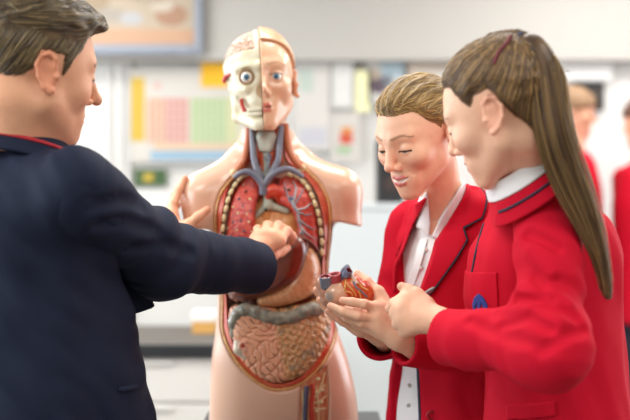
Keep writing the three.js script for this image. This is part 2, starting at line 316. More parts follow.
// a placed head: world <-> local
function placed(pos, q, s) {
  const m = new THREE.Matrix4().compose(pos, q, V(s, s, s)), e = new THREE.Matrix3().setFromMatrix4(new THREE.Matrix4().makeRotationFromQuaternion(q.clone().invert())).elements, is = 1 / s;
  const toL = (x, y, z) => { const a = (x - pos.x) * is, b = (y - pos.y) * is, d = (z - pos.z) * is; return [e[0] * a + e[3] * b + e[6] * d, e[1] * a + e[4] * b + e[7] * d, e[2] * a + e[5] * b + e[8] * d]; };
  const wrap = (f) => (x, y, z) => { const a = (x - pos.x) * is, b = (y - pos.y) * is, d = (z - pos.z) * is; return s * f(e[0] * a + e[3] * b + e[6] * d, e[1] * a + e[4] * b + e[7] * d, e[2] * a + e[5] * b + e[8] * d); };
  const wrapC = (f) => (x, y, z) => { const p = toL(x, y, z); return f(p[0], p[1], p[2]); };
  return { pos, q, s, m, toL, toW: (v) => v.clone().applyMatrix4(m), dir: (v) => v.clone().applyQuaternion(q), wrap, wrapC };
}
// orientation whose +z looks along F with the up axis rolled
function facing(F, roll = 0) { const z = F.clone().normalize(), x = V(0, 1, 0).cross(z).normalize(), y = z.clone().cross(x); const q = new THREE.Quaternion().setFromRotationMatrix(new THREE.Matrix4().makeBasis(x, y, z)); return q.multiply(new THREE.Quaternion().setFromAxisAngle(V(0, 0, 1), roll)); }
// labyrinth of folds (bowel, brain)
function folds(seed, wave, flat) {
  const r = rng(seed), W = [];
  for (let i = 0; i < 26; i++) { const u = flat ? Math.sin(i * Math.PI / 26) : r() * 2 - 1, a = flat ? 0 : r() * 6.283, s = Math.sqrt(1 - u * u), k = 6.283 / wave * (0.9 + 0.2 * r()); W.push([k * s * Math.cos(a), k * u, k * s * Math.sin(a), r() * 6.283]); }
  return (x, y, z) => { let s = 0; for (const w of W) s += Math.cos(w[0] * x + w[1] * y + w[2] * z + w[3]); return s / 3.6; };
}
// ---------------------------------------------------------------- anatomical torso model on its table
const D0 = 2.44, TABLE_Y = 0.845;
const tableM = { top: mat({ color: '#3a3d40', roughness: 0.35 }), leg: mat({ color: '#8b8e92', roughness: 0.4, metalness: 0.6 }), frame: mat({ color: '#55585c', roughness: 0.5 }) };
{
  const t = thing('lab_table', 'dark topped laboratory table under the anatomical torso', 'table', V(-0.055, 0, -2.43));
  part(t, 'table_top', box(-0.27, 0.16, TABLE_Y - 0.035, TABLE_Y, -2.64, -2.22, 0.006), tableM.top);
  part(t, 'apron', box(-0.24, 0.13, TABLE_Y - 0.1, TABLE_Y - 0.035, -2.61, -2.25), tableM.frame);
  for (const [x, z] of [[-0.225, -2.265], [0.115, -2.265], [-0.225, -2.595], [0.115, -2.595]]) part(t, 'leg', box(x - 0.02, x + 0.02, 0, TABLE_Y - 0.035, z - 0.02, z + 0.02, 0.003), tableM.leg);
}
const torso = thing('anatomical_torso', 'glossy anatomical torso with half skull, half face and opened chest and belly', 'anatomy model', V(P(270, 0, D0).x, TABLE_Y, -D0));
{
  const mp = (px, py, z = 0) => P(px, py, D0 - z);                      // a point of the model at z in front of its middle plane
  const XY = (pts, z) => pts.map(([px, py]) => { const p = mp(px, py, z); return [p.x, p.y]; });
  const mk = D0 / FPX;                                                  // metres per pixel at the middle plane
  const fr = { c: V(0, 0, -D0), R: V(1, 0, 0), U: V(0, 1, 0), F: V(0, 0, 1) };
  const sec = (px, py, hw, rz, cz = 0) => [mp(px, py).y, mp(px, py).x, cz, hw * mk, rz];
  const trunkS = loft(fr, [sec(284, 470, 75, 0.105, -0.01), sec(284, 430, 75, 0.108, -0.005), sec(283, 395, 73, 0.112, 0), sec(280, 362, 68.5, 0.112, 0.002), sec(277, 330, 61, 0.11, 0.004), sec(274, 300, 56, 0.106, 0.004), sec(273, 265, 56, 0.108, 0), sec(273, 230, 60, 0.108, -0.004), sec(272, 200, 63, 0.098, -0.012), sec(270, 178, 52, 0.072, -0.022), sec(268, 158, 34, 0.05, -0.028)], 2.25);
  const L1 = mp(238, 178, -0.01), L2 = mp(206, 196, -0.01), L3 = mp(203, 240, 0.0), R1 = mp(300, 178, -0.01), R2 = mp(337, 192, -0.01), R3 = mp(345, 235, 0.0);
  const shL = chain([L1, L2, L3], [0.052, 0.053, 0.046], 0.03), shR = chain([R1, R2, R3], [0.052, 0.053, 0.042], 0.03);
  const neck = cone(mp(266, 112, -0.015), mp(267, 172, -0.02), 0.053, 0.058), trap = uni(0.02, cone(mp(262, 132, -0.04), mp(222, 180, -0.03), 0.026, 0.026), cone(mp(272, 132, -0.04), mp(318, 178, -0.03), 0.026, 0.026));
  const stumpL = (x, y) => (mp(0, 229).y - y) * 0.99 + (x - mp(205, 229).x) * 0.02, stumpR = (x, y) => (mp(0, 224).y - y) * 0.97 + (x - mp(348, 224).x) * -0.22;
  const S = (x, y, z) => {                                              // the whole body before it is opened
    let d = trunkS(x, y, z);
    d = smin(d, smax(shL(x, y, z), stumpL(x, y), 0.006), 0.022); d = smin(d, smax(shR(x, y, z), stumpR(x, y), 0.006), 0.022);
    d = smin(d, neck(x, y, z), 0.03); d = smin(d, trap(x, y, z), 0.04);
    return d;
  };
  const zF = 0.07;
  const openA = [[249, 122], [246, 136], [245, 152], [235, 171], [219, 192], [213, 217], [215, 250], [220, 300], [221, 332], [235, 359], [255, 379], [274, 388], [300, 383], [327, 358], [338, 328], [333, 305], [329, 270], [331, 240], [331, 205], [322, 184], [305, 166], [290, 150], [288, 136], [286, 122]];
  const A = outline(XY(openA, zF));
  const openB = [[251, 122], [250, 140], [250, 158], [241, 172], [230, 184], [225, 200], [222, 225], [221, 250], [227, 300], [230, 330], [241, 352], [258, 371], [275, 380], [297, 375], [319, 352], [330, 326], [326, 303], [322, 270], [324, 240], [322, 215], [316, 192], [300, 172], [286, 160], [284, 140], [283, 122]];
  const B = outline(XY(openB, zF - 0.01));
  const skinC = lin('#dfb49b'), skinD = lin('#d6a78c'), skinMat = vcol({ roughness: 0.28, clearcoat: 0.5, clearcoatRoughness: 0.18 });
  const groin = outline(XY([[301, 384], [327, 366], [329, 392], [328, 440], [299, 440]], 0.1), { smooth: false });
  const baseCut = (y) => TABLE_Y - y;
  const [lo, hi] = [V(mp(178, 0).x, TABLE_Y - 0.01, -D0 - 0.16), V(mp(372, 0).x, mp(0, 112).y, -D0 + 0.15)];
  const neckTop = (y) => y - mp(0, 128).y;
  const shellF = (x, y, z) => {
    let d = Math.max(S(x, y, z), baseCut(y));
    d = smax(d, neckTop(y), 0.004);
    if (z > -D0) { d = smax(d, -Math.max(A(x, y), -(z + D0) - 0.02 + 0.02), 0.005); d = smax(d, -Math.max(groin(x, y), -(S(x, y, z) + 0.007)), 0.003); }
    return d;
  };
  part(torso, 'skin_shell', sculpt(shellF, lo, hi, 0.0042, { col: (x, y, z) => { const n = N3(x * 9, y * 9, z * 9) * 0.5 + 0.5; return mix3(skinC, skinD, n); } }), skinMat, 'glossy flesh coloured body shell');
  // layers round the opening
  const layer = (off, outer, inner, back) => (x, y, z) => Math.max(smax(S(x, y, z) + off, outer(x, y) - 0.001, 0.003), neckTop(y), -(z + D0) + back, inner ? -inner(x, y) : -1);
  const fatIn = (x, y) => A(x, y) + 0.0065;
  part(torso, 'fat_rim', sculpt(layer(0.002, A, fatIn, 0.02), lo, hi, 0.003, { col: (x, y, z) => mix3(lin('#d8a468'), lin('#c98a4e'), sst(-0.3, 0.4, N3(x * 120, y * 120, z * 60))) }), vcol({ roughness: 0.35, clearcoat: 0.3 }), 'yellow tan cut edge of the opening');
  const muscleF = layer(0.005, fatIn, B, 0.0);
  const stri = (x, y) => 0.5 + 0.5 * Math.sin(y * 900 + 6 * N3(x * 40, y * 40, 0));
  part(torso, 'muscle_layer', sculpt((x, y, z) => muscleF(x, y, z) + 0.0007 * (stri(x, y) - 0.5), lo, hi, 0.003, { col: (x, y, z) => mix3(lin('#c23c22'), lin('#df7a4c'), 0.75 * stri(x, y) * sst(-0.2, 0.5, N3(x * 30, y * 30, 1) + 0.2)) }), vcol({ roughness: 0.35, clearcoat: 0.3 }), 'red striated muscle band');
  const floorF = (x, y, z) => Math.max(smax(S(x, y, z) + 0.045, B(x, y) - 0.004, 0.003), neckTop(y), -(z + D0) - 0.03);
  part(torso, 'cavity_lining', sculpt(floorF, lo, hi, 0.005, { col: (x, y, z) => y > mp(0, 165).y ? lin('#c24a2a') : mix3(lin('#7c2018'), lin('#94432a'), sst(-0.3, 0.3, N3(x * 50, y * 50, z * 50))) }), vcol({ roughness: 0.45 }), 'dark red lining of the body cavity');

  // lungs
  const organ = (o, off, k, deep = 0.05) => (x, y, z) => smax(smax(S(x, y, z) + off, o(x, y), k), -(S(x, y, z) + deep), 0.004);
  const obox = (o, pad = 0.004) => [V(o.box[0] - pad, o.box[1] - pad, -D0 - 0.02), V(o.box[2] + pad, o.box[3] + pad, -D0 + 0.17)];
  const lungL = outline(XY([[247, 176], [257, 178], [259, 192], [256, 205], [255, 222], [256, 240], [258, 256], [240, 262], [225, 258], [225, 235], [229, 210], [236, 188]], 0.075));
  const lungR = outline(XY([[281, 177], [294, 176], [304, 184], [312, 200], [317, 220], [319, 245], [318, 252], [304, 243], [298, 240], [297, 225], [291, 210], [283, 205], [278, 192]], 0.075));
  const lungF = (o) => (x, y, z) => organ(o, 0.012, 0.012)(x, y, z) + 0.0011 * N3(x * 150, y * 150, z * 150);
  const lungMat = vcol({ roughness: 0.4, clearcoat: 0.35, clearcoatRoughness: 0.3 });
  const lungCol = (x, y, z) => mix3(lin('#ad261c'), lin('#c94a38'), sst(-0.35, 0.45, N3(x * 110, y * 110, z * 110) + 0.5 * N3(x * 300, y * 300, z * 300)));
  const lungs = [[lungL, 'pink red lung section dotted with cut vessels'], [lungR, 'pink red lung section with branching vessels']].map(([o, lab]) => { const b = obox(o); return part(torso, 'lung', sculpt(lungF(o), b[0], b[1], 0.0028, { col: lungCol }), lungMat, lab); });
  // cut vessels dotted over one lung
  const R = rng(5), dotM = [mat({ color: '#17130f', roughness: 0.5 }), mat({ color: '#d6c79a', roughness: 0.4 }), mat({ color: '#5a5263', roughness: 0.4 })];
  const lf = lungF(lungL);
  for (const [px, py, k, r] of [[246, 192, 0, 1.7], [253, 187, 2, 1.2], [239, 199, 2, 1.6], [243, 206, 2, 1.2], [238, 213, 1, 1.5], [250, 199, 1, 1.4], [247, 214, 1, 1.1], [233, 207, 1, 1.2], [241, 221, 2, 1.5], [249, 222, 1, 1.4], [233, 222, 2, 1.3], [237, 230, 1, 1.2], [244, 231, 2, 1.5], [251, 211, 2, 1.1], [231, 236, 2, 1.4], [239, 239, 1, 1.3], [230, 248, 1, 1.4], [247, 240, 2, 1.2], [252, 232, 1, 1.1], [235, 246, 2, 1.3], [228, 228, 1, 1.1], [244, 185, 1, 1.2]]) {
    const h = hit(lf, px, py, 2.2, 2.6); if (!h) continue;
    part(lungs[0], 'vessel_opening', new THREE.SphereGeometry(r * mk, 8, 6).scale(1, 1, 0.5).translate(h.x, h.y, h.z), dotM[k]);
  }
  // branching vessels on the other lung
  const blueV = mat({ color: '#83888f', roughness: 0.35, clearcoat: 0.3 }), greyV = mat({ color: '#a9aeb2', roughness: 0.35, clearcoat: 0.3 }), lr = lungF(lungR);
  const onto = (f, pts, lift) => pts.map(([px, py]) => { const h = hit(f, px, py, 2.15, 2.6) ?? mp(px, py, 0.08); return V(h.x, h.y, h.z + lift); });
  for (const [pts, r, m] of [[[[291, 197], [294, 206], [298, 213], [299, 222], [304, 233]], 2.0, blueV], [[[290, 202], [286, 190], [284, 182]], 1.2, blueV], [[[294, 200], [296, 188], [293, 181]], 1.3, greyV], [[[295, 204], [301, 194], [304, 188]], 1.1, blueV], [[[297, 210], [305, 208], [311, 203]], 1.2, greyV], [[[298, 212], [306, 215], [312, 214]], 1.1, blueV], [[[299, 220], [307, 226], [314, 230]], 1.4, blueV], [[[300, 226], [307, 234], [316, 240]], 1.3, greyV], [[[301, 232], [309, 243], [314, 249]], 1.2, blueV], [[[302, 229], [299, 238], [300, 243]], 1.0, greyV]])
    part(lungs[1], 'branching_vessel', tube(onto(lr, pts, 0.001), r * mk, { rEnd: r * mk * 0.45 }), m);
  part(lungs[1], 'vessel_opening', new THREE.SphereGeometry(1.8 * mk, 8, 6).scale(1, 1, 0.5).translate(...onto(lr, [[289, 190]], 0)[0].toArray()), dotM[0]);
  part(lungs[1], 'vessel_opening', new THREE.SphereGeometry(3.2 * mk, 10, 8).scale(1, 1, 0.6).translate(...onto(lr, [[291, 200]], 0)[0].toArray()), mat({ color: '#4c4a6e', roughness: 0.4 }));
  // rib ends
  const ribM = mat({ color: '#e0cf9f', roughness: 0.4, clearcoat: 0.3 });
  const ribs = [[246, 174, 0.5], [240, 179, 0.8], [235, 185, 0.95], [231, 192, 1.05], [228, 200, 1.2], [226, 209, 1.3], [224, 218, 1.4], [223, 228, 1.45], [222, 238, 1.5], [222, 248, 1.5], [290, 175, -0.35], [297, 177, -0.6], [303, 182, -0.8], [308, 188, -0.95], [312, 196, -1.1], [315, 204, -1.2], [318, 213, -1.3], [320, 222, -1.4], [321, 232, -1.5], [322, 242, -1.5], [322, 252, -1.5]];
  for (const [px, py, a] of ribs) { const p = mp(px, py, 0), h = hit((x, y, z) => S(x, y, z) + 0.009, px, py, 2.2, 2.6) ?? p; part(torso, 'rib_end', new THREE.SphereGeometry(1, 10, 8).scale(4.3 * mk, 2.2 * mk, 0.006).rotateZ(a).translate(h.x, h.y, h.z), ribM); }
  for (const [px, py, r, m] of [[234, 173, 4, ribM], [302, 168, 4, ribM]]) { const h = hit(S, px, py, 2.2, 2.6); const q = part(torso, 'collar_bone_section', new THREE.SphereGeometry(1, 14, 10).scale(r * mk, r * mk * 1.05, 0.006).translate(h.x, h.y, h.z - 0.003), m); part(q, 'marrow', new THREE.SphereGeometry(r * mk * 0.62, 12, 8).scale(1, 1, 0.5).translate(h.x, h.y, h.z + 0.001), mat({ color: '#d3a57c', roughness: 0.5 })); }
  // neck: muscles, veins, windpipe
  const tissue = mat({ color: '#c1502c', roughness: 0.4, clearcoat: 0.25 }), tissue2 = mat({ color: '#b9643c', roughness: 0.4, clearcoat: 0.25 }), orange = mat({ color: '#cf8a4a', roughness: 0.4, clearcoat: 0.25 }), veinM = mat({ color: '#6b6d7c', roughness: 0.38, clearcoat: 0.35 }), pale = mat({ color: '#aeb5a4', roughness: 0.4, clearcoat: 0.25 }), aortaM = mat({ color: '#c53a26', roughness: 0.35, clearcoat: 0.3 });
  const zs = (pts) => pts.map(([px, py, z]) => mp(px, py, z));
  for (const [pts, r, rE, m] of [[[[249, 124, 0.028], [248, 142, 0.03], [244, 160, 0.035], [237, 170, 0.04]], 3.8, 3, tissue2], [[[285, 124, 0.028], [287, 142, 0.03], [293, 158, 0.035], [301, 167, 0.04]], 3.8, 3, tissue2], [[[257, 124, 0.03], [257, 145, 0.033], [255, 165, 0.036]], 4, 3, tissue], [[[278, 124, 0.03], [279, 145, 0.033], [281, 162, 0.036]], 4, 3, tissue], [[[262, 150, 0.03], [263, 172, 0.034]], 3.5, 3, tissue], [[[272, 150, 0.03], [272, 172, 0.034]], 3.5, 3, tissue]])
    part(torso, 'neck_muscle', tube(zs(pts), r * mk, { rEnd: rE * mk }), m);
  part(torso, 'jugular_vein', tube(zs([[252, 126, 0.037], [253, 145, 0.043], [255, 163, 0.05], [261, 178, 0.06]]), 2.9 * mk, { rEnd: 3.8 * mk }), veinM);
  part(torso, 'jugular_vein', tube(zs([[281, 126, 0.037], [279.5, 145, 0.043], [278, 160, 0.052], [271, 175, 0.062]]), 2.9 * mk, { rEnd: 3.6 * mk }), veinM);
  part(torso, 'arched_vein', tube(zs([[234, 178, 0.062], [241, 173, 0.065], [249, 172, 0.066], [257, 177, 0.067], [263, 186, 0.068], [264, 194, 0.066]]), 2.6 * mk, { rEnd: 4.6 * mk }), veinM);
  part(torso, 'arched_vein', tube(zs([[303, 177, 0.064], [296, 172, 0.066], [288, 169, 0.067], [279, 171, 0.068], [271, 176, 0.068], [265, 184, 0.068]]), 2.3 * mk, { rEnd: 4.2 * mk }), veinM);
  part(torso, 'larynx', sculpt(uni(0.006, cone(mp(262, 137, 0.034), mp(263, 148, 0.036), 0.016, 0.012), cone(mp(271, 137, 0.034), mp(268, 148, 0.036), 0.014, 0.012)), ...boxOf([mp(262, 130, 0.03), mp(270, 152, 0.04)], 0.035), 0.003, { col: () => lin('#b9bdb0') }), vcol({ roughness: 0.4, clearcoat: 0.25 }));
  part(torso, 'windpipe', tube(zs([[266, 150, 0.03], [267, 165, 0.034], [267, 178, 0.04]]), 4 * mk, {}), pale);
  part(torso, 'thyroid_vein', tube(zs([[268, 152, 0.046], [268.5, 162, 0.05], [266, 172, 0.058]]), 1.2 * mk, {}), veinM);
  part(torso, 'thyroid_vein', tube(zs([[271, 155, 0.045], [269, 163, 0.05]]), 0.9 * mk, {}), veinM);
  part(torso, 'thyroid_vein', tube(zs([[264.5, 156, 0.045], [268, 165, 0.051]]), 0.9 * mk, {}), veinM);
  part(torso, 'aortic_arch', sculpt(chain([mp(268, 197, 0.06), mp(272, 190, 0.064), mp(277, 192, 0.06), mp(281, 201, 0.05)], [0.008, 0.012, 0.012, 0.010], 0.01), ...boxOf([mp(268, 197, 0.06), mp(281, 188, 0.06)], 0.03), 0.0028, { col: () => lin('#c8402a') }), vcol({ roughness: 0.3, clearcoat: 0.4 }));
  part(torso, 'bronchus', sculpt(uni(0.008, cone(mp(268, 195, 0.055), mp(268, 206, 0.054), 0.011, 0.010), cone(mp(268, 205, 0.054), mp(256, 216, 0.052), 0.0085, 0.007), cone(mp(268, 205, 0.054), mp(287, 211, 0.052), 0.0085, 0.008)), ...boxOf([mp(256, 216, 0.05), mp(288, 195, 0.056)], 0.025), 0.0028, { col: () => lin('#aab4a2') }), vcol({ roughness: 0.4, clearcoat: 0.25 }));
  part(torso, 'oesophagus', tube(zs([[266, 205, 0.043], [267, 225, 0.044], [268, 262, 0.044]]), 6 * mk, {}), orange);
  part(torso, 'aorta', tube(zs([[282, 205, 0.038], [280, 225, 0.04], [278, 262, 0.04]]), 4.5 * mk, {}), aortaM);
  const med = outline(XY([[254, 205], [262, 196], [276, 196], [290, 206], [298, 220], [300, 258], [255, 262]], 0.05));
  { const b = obox(med); part(torso, 'mediastinum', sculpt(organ(med, 0.044, 0.01, 0.075), b[0], b[1], 0.0035, { col: (x, y, z) => mix3(lin('#c97f42'), lin('#dda566'), sst(-0.4, 0.4, N3(x * 70, y * 25, z * 70))) }), vcol({ roughness: 0.4, clearcoat: 0.25 }), 'tan orange tissue between the lungs'); }
  for (const [px, py] of [[266, 210], [255, 207]]) { const h = mp(px, py, 0.062); part(torso, 'peg_hole', new THREE.SphereGeometry(1.6 * mk, 8, 6).translate(h.x, h.y, h.z), dotM[0]); }

  // belly
  const bowelO = outline(XY([[230, 310], [248, 306], [275, 309], [300, 306], [324, 302], [331, 318], [328, 342], [318, 359], [300, 376], [275, 382], [256, 374], [240, 357], [232, 336]], 0.11));
  const fold = folds(11, 0.025, true), bump = folds(7, 0.011);
  const half = (x, y) => sst(-0.006, 0.006, x - mp(281, 0, 0.11).x + 0.2 * (y - mp(0, 345).y) + 0.004 * N3(x * 80, y * 80, 3));
  const bowelF = (x, y, z) => {
    let d = smax(smax(S(x, y, z) - 0.014, bowelO(x, y), 0.022), -(S(x, y, z) + 0.05), 0.004);
    if (Math.abs(d) < 0.02) { const h = half(x, y), a = Math.min(1, Math.abs(fold(x, y, z * 0.5)) * 1.5); d += 0.0052 * (1 - h) * (0.55 - Math.sqrt(a)) + h * (0.0022 * (0.4 - Math.min(1, Math.abs(fold(x * 0.9, y * 0.9, z * 0.5 + 0.3)))) + 0.0009 * bump(x, y, z)); }
    return d;
  };
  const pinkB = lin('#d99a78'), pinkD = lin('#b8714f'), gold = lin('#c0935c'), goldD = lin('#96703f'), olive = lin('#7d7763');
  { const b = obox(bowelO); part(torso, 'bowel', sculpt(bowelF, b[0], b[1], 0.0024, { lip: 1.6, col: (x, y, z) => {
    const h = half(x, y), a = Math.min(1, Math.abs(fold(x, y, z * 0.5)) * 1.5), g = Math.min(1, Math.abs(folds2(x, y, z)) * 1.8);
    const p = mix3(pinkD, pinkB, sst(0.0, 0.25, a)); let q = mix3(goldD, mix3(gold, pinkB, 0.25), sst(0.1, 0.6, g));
    q = mix3(q, olive, 0.55 * sst(0.1, 0.4, N3(x * 38, y * 38, 5))); return mix3(p, q, h);
  } }), vcol({ roughness: 0.34, clearcoat: 0.4, clearcoatRoughness: 0.25 }), 'coiled pink bowel under a golden fatty apron'); }
  const colM = vcol({ roughness: 0.36, clearcoat: 0.35 });
  const colonPts = [[237, 336, 0.088], [235, 320, 0.098], [243, 310, 0.108], [258, 313, 0.118], [274, 318, 0.124], [292, 317, 0.122], [308, 310, 0.116], [320, 308, 0.104]].map((a) => mp(...a));
  const colonCurve = new THREE.CatmullRomCurve3(colonPts, false, 'centripetal');
  const colonS = colonCurve.getPoints(40), colonF = chain(colonS, colonS.map((_, i) => 0.0125 + 0.0018 * Math.sin(i * 1.6)), 0.006);
  part(torso, 'colon', sculpt(colonF, ...boxOf(colonS, 0.02), 0.0028, { col: (x, y, z) => mix3(lin('#8b8777'), lin('#6f6c60'), sst(-0.3, 0.4, N3(x * 90, y * 90, z * 90))) }), colM, 'grey olive colon across the belly');
  const cec = [[238, 340, 0.1], [240, 349, 0.108], [246, 356, 0.112]].map((a) => mp(...a));
  part(torso, 'caecum', sculpt(chain(cec, [0.010, 0.013, 0.010], 0.01), ...boxOf(cec, 0.02), 0.0028, { col: () => lin('#bfae98') }), colM);
  for (const [px, py] of [[243, 346], [247, 353]]) { const h = mp(px, py, 0.122); part(torso, 'caecum_chamber', new THREE.TorusGeometry(3.2 * mk, 1.3 * mk, 6, 14).translate(h.x, h.y, h.z), mat({ color: '#d7a08a', roughness: 0.4 })); part(torso, 'caecum_chamber_wall', new THREE.SphereGeometry(3 * mk, 10, 8).scale(1, 1, 0.35).translate(h.x, h.y, h.z - 0.002), mat({ color: '#b5472f', roughness: 0.4 })); }
  // stomach and liver
  const stomO = outline(XY([[300, 246], [312, 250], [320, 264], [321, 281], [314, 295], [298, 303], [278, 308], [258, 307], [256, 298], [275, 290], [290, 275], [298, 258]], 0.125));
  const stomF = (x, y, z) => smax(smax(S(x, y, z) - 0.012, stomO(x, y), 0.03), -(S(x, y, z) + 0.04), 0.004) + 0.0006 * N3(x * 60, y * 160, z * 60);
  { const b = obox(stomO); part(torso, 'stomach', sculpt(stomF, b[0], b[1], 0.003, { col: (x, y, z) => mix3(lin('#d3a074'), lin('#c58a5c'), sst(-0.3, 0.4, N3(x * 160 + y * 100, y * 40, z * 40))) }), vcol({ roughness: 0.34, clearcoat: 0.4 }), 'tan stomach beside the liver'); }
  const livO = outline(XY([[290, 233], [302, 235], [309, 246], [308, 263], [299, 281], [283, 292], [262, 299], [240, 304], [227, 302], [224, 285], [230, 262], [250, 248], [272, 240]], 0.14));
  const livF = (x, y, z) => smax(smax(S(x, y, z) - 0.028, livO(x, y), 0.045), -(S(x, y, z) + 0.035), 0.004);
  { const b = obox(livO); part(torso, 'liver', sculpt(livF, b[0], b[1], 0.003, { col: (x, y, z) => mix3(lin('#73301c'), lin('#632816'), sst(-0.3, 0.4, N3(x * 50, y * 50, z * 50))) }), vcol({ roughness: 0.22, clearcoat: 0.6, clearcoatRoughness: 0.15 }), 'glossy brown red liver'); }
  const dia = zs([[318, 252, 0.085], [311, 243, 0.095], [302, 238, 0.098], [290, 236, 0.09]]);
  part(torso, 'diaphragm_edge', tube(dia, 1.8 * mk, {}), mat({ color: '#5a2418', roughness: 0.4 }));
  // groin vessels and nerves
  const gF = (x, y, z) => Math.max(S(x, y, z) + 0.005, groin(x, y) - 0.001, TABLE_Y - y, -(S(x, y, z) + 0.03));
  { const b = obox(groin); b[0].y = TABLE_Y - 0.01; part(torso, 'groin_muscle', sculpt(gF, b[0], b[1], 0.003, { col: (x, y, z) => mix3(lin('#c9714a'), lin('#d99d74'), sst(-0.3, 0.3, N3(x * 130, y * 30, z))) }), vcol({ roughness: 0.4, clearcoat: 0.3 }), 'orange muscle window at the groin'); }
  const gs = (pts) => onto((x, y, z) => S(x, y, z) + 0.005, pts, 0.001);
  const nerveM = mat({ color: '#e3d0a0', roughness: 0.45 });
  for (const [pts, r, m] of [[[[307, 386], [306, 396], [305, 410], [305, 432]], 2.6, mat({ color: '#4d4d66', roughness: 0.35, clearcoat: 0.3 })], [[[312, 384], [313, 392], [311, 404], [313, 432]], 2.2, aortaM], [[[316, 386], [318, 400], [319, 432]], 0.8, nerveM], [[[325, 372], [321, 386], [316, 397]], 0.9, nerveM], [[[325, 384], [319, 393], [313, 398]], 0.8, nerveM], [[[326, 396], [320, 401], [314, 403]], 0.8, nerveM], [[[326, 408], [320, 409], [314, 408]], 0.8, nerveM], [[[302, 390], [303, 404], [302, 430]], 0.9, nerveM]])
    part(torso, 'groin_vessel', tube(gs(pts), r * mk, {}), m);
  for (const [px, py] of [[318, 379], [322, 390], [316, 392], [321, 402], [317, 411]]) { const h = gs([[px, py]])[0]; part(torso, 'lymph_node', new THREE.SphereGeometry(1.9 * mk, 8, 6).scale(1.2, 0.9, 0.7).translate(h.x, h.y, h.z), nerveM); }

  // head: one half face, one half skull
  const hp = placed(mp(260, 81, 0.0), facing(V(0.09, 0.0, 1), 0.045), 1.065);
  const H = makeHead({ lidDrop: 0.12, male: 0.6 });
  const capF = (x, y, z) => H.base(x, y, z) - 0.007 - 0.0015 * N3(x * 40, y * 40, z * 30);
  const hb = [V(hp.pos.x - 0.11, mp(0, 134).y, hp.pos.z - 0.125), V(hp.pos.x + 0.12, hp.pos.y + 0.15, hp.pos.z + 0.135)];
  const neckL = hp.toL(...mp(266, 150, -0.02).toArray()), neckH = cone(V(0, -0.055, -0.03), V(...neckL), 0.05, 0.053);
  const faceHalf = (x, y, z) => Math.max(smin(H.f(x, y, z), neckH(x, y, z), 0.03), -x + 0.0002, -y - 0.125);
  const hairEdge = (x, y, z) => 0.058 + 0.022 * sst(0.02, 0.075, z) - 0.075 * (1 - sst(-0.01, 0.045, z)) - 0.03 * (1 - sst(-0.07, -0.02, z)) + 0.046 * Math.exp(-(((z + 0.012) / 0.022) ** 2)) - y;
  const FCc = faceColor(H, { skin: lin('#e0b08f'), lip: lin('#c46a58'), brow: lin('#b07f5e'), blush: lin('#dc9c80'), iris: lin('#4f86a8'), lash: lin('#7a5440'), browT: 0.0022 });
  part(torso, 'face_half', sculpt(hp.wrap(faceHalf), hb[0], hb[1], 0.0026, { col: hp.wrapC(FCc) }), vcol({ roughness: 0.3, clearcoat: 0.4, clearcoatRoughness: 0.2 }), 'flesh coloured half of the face');
  part(torso, 'moulded_hair', sculpt(hp.wrap((x, y, z) => Math.max(smax(capF(x, y, z), hairEdge(x, y, z), 0.006), -x + 0.0012)), hb[0], hb[1], 0.0032, { col: (x, y, z) => mix3(lin('#d9a47c'), lin('#c98f66'), sst(-0.3, 0.4, N3(x * 25, y * 90, z * 40))) }), vcol({ roughness: 0.35, clearcoat: 0.3 }), 'tan moulded hair on the half face');
  // skull
  const sk = { cap: ell(V(0, 0.034, -0.014), V(0.079, 0.079, 0.09)), face: ell(V(0, -0.012, 0.028), V(0.060, 0.074, 0.053)), zyg: cone(V(0.030, -0.024, 0.070), V(0.062, -0.016, 0.010), 0.011, 0.008), max: ell(V(0, -0.05, 0.058), V(0.031, 0.032, 0.03)), ramus: cone(V(0.056, -0.015, -0.002), V(0.050, -0.078, 0.012), 0.011, 0.012), mand: cone(V(0.050, -0.078, 0.012), V(0.010, -0.1, 0.069), 0.013, 0.0155), chin: ball(V(0, -0.099, 0.0735), 0.014),
    temple: ball(V(0.100, -0.002, 0.046), 0.030), orbit: ball(V(0.0315, 0.001, 0.084), 0.0195), nose: ell(V(0, -0.03, 0.088), V(0.012, 0.017, 0.014)), hollow: ell(V(0.052, -0.057, 0.045), V(0.012, 0.02, 0.016)), brow: cone(V(0.006, 0.022, 0.080), V(0.048, 0.019, 0.062), 0.009, 0.008) };
  const skullF = (x, y, z) => {
    const ax = -x; let d = smin(sk.cap(ax, y, z), sk.face(ax, y, z), 0.03);
    d = smax(d, -sk.temple(ax, y, z), 0.014); d = smin(d, sk.max(ax, y, z), 0.014); d = smin(d, sk.brow(ax, y, z), 0.01); d = smin(d, sk.zyg(ax, y, z), 0.008); d = smin(d, smin(sk.ramus(ax, y, z), sk.mand(ax, y, z), 0.01), 0.008); d = smin(d, sk.chin(ax, y, z), 0.014);
    d = smax(d, -sk.hollow(ax, y, z), 0.006); d = smax(d, -sk.orbit(ax, y, z), 0.004); d = smax(d, -sk.nose(ax, y, z), 0.004);
    d = smax(d, -Math.max(Math.abs(y + 0.0735) - 0.0012, 0.045 - z), 0.001);             // line between the teeth
    // the removed piece of the vault, leaving a strip along the middle
    d = smax(d, -Math.max(0.052 - y + 0.25 * (z - 0.04), 0.011 - ax, -(sk.cap(ax, y, z) + 0.010)), 0.003);
    return Math.max(d, x + 0.0002, -y - 0.125);
  };
  part(torso, 'skull_half', sculpt(hp.wrap(skullF), hb[0], hb[1], 0.0026, { col: (x, y, z) => mix3(lin('#d9d3ba'), lin('#cfc7a8'), sst(-0.3, 0.5, N3(x * 45, y * 45, z * 45))) }), vcol({ roughness: 0.4, clearcoat: 0.25 }), 'cream half skull with eyeball');
  const brainFold = folds(3, 0.0105);
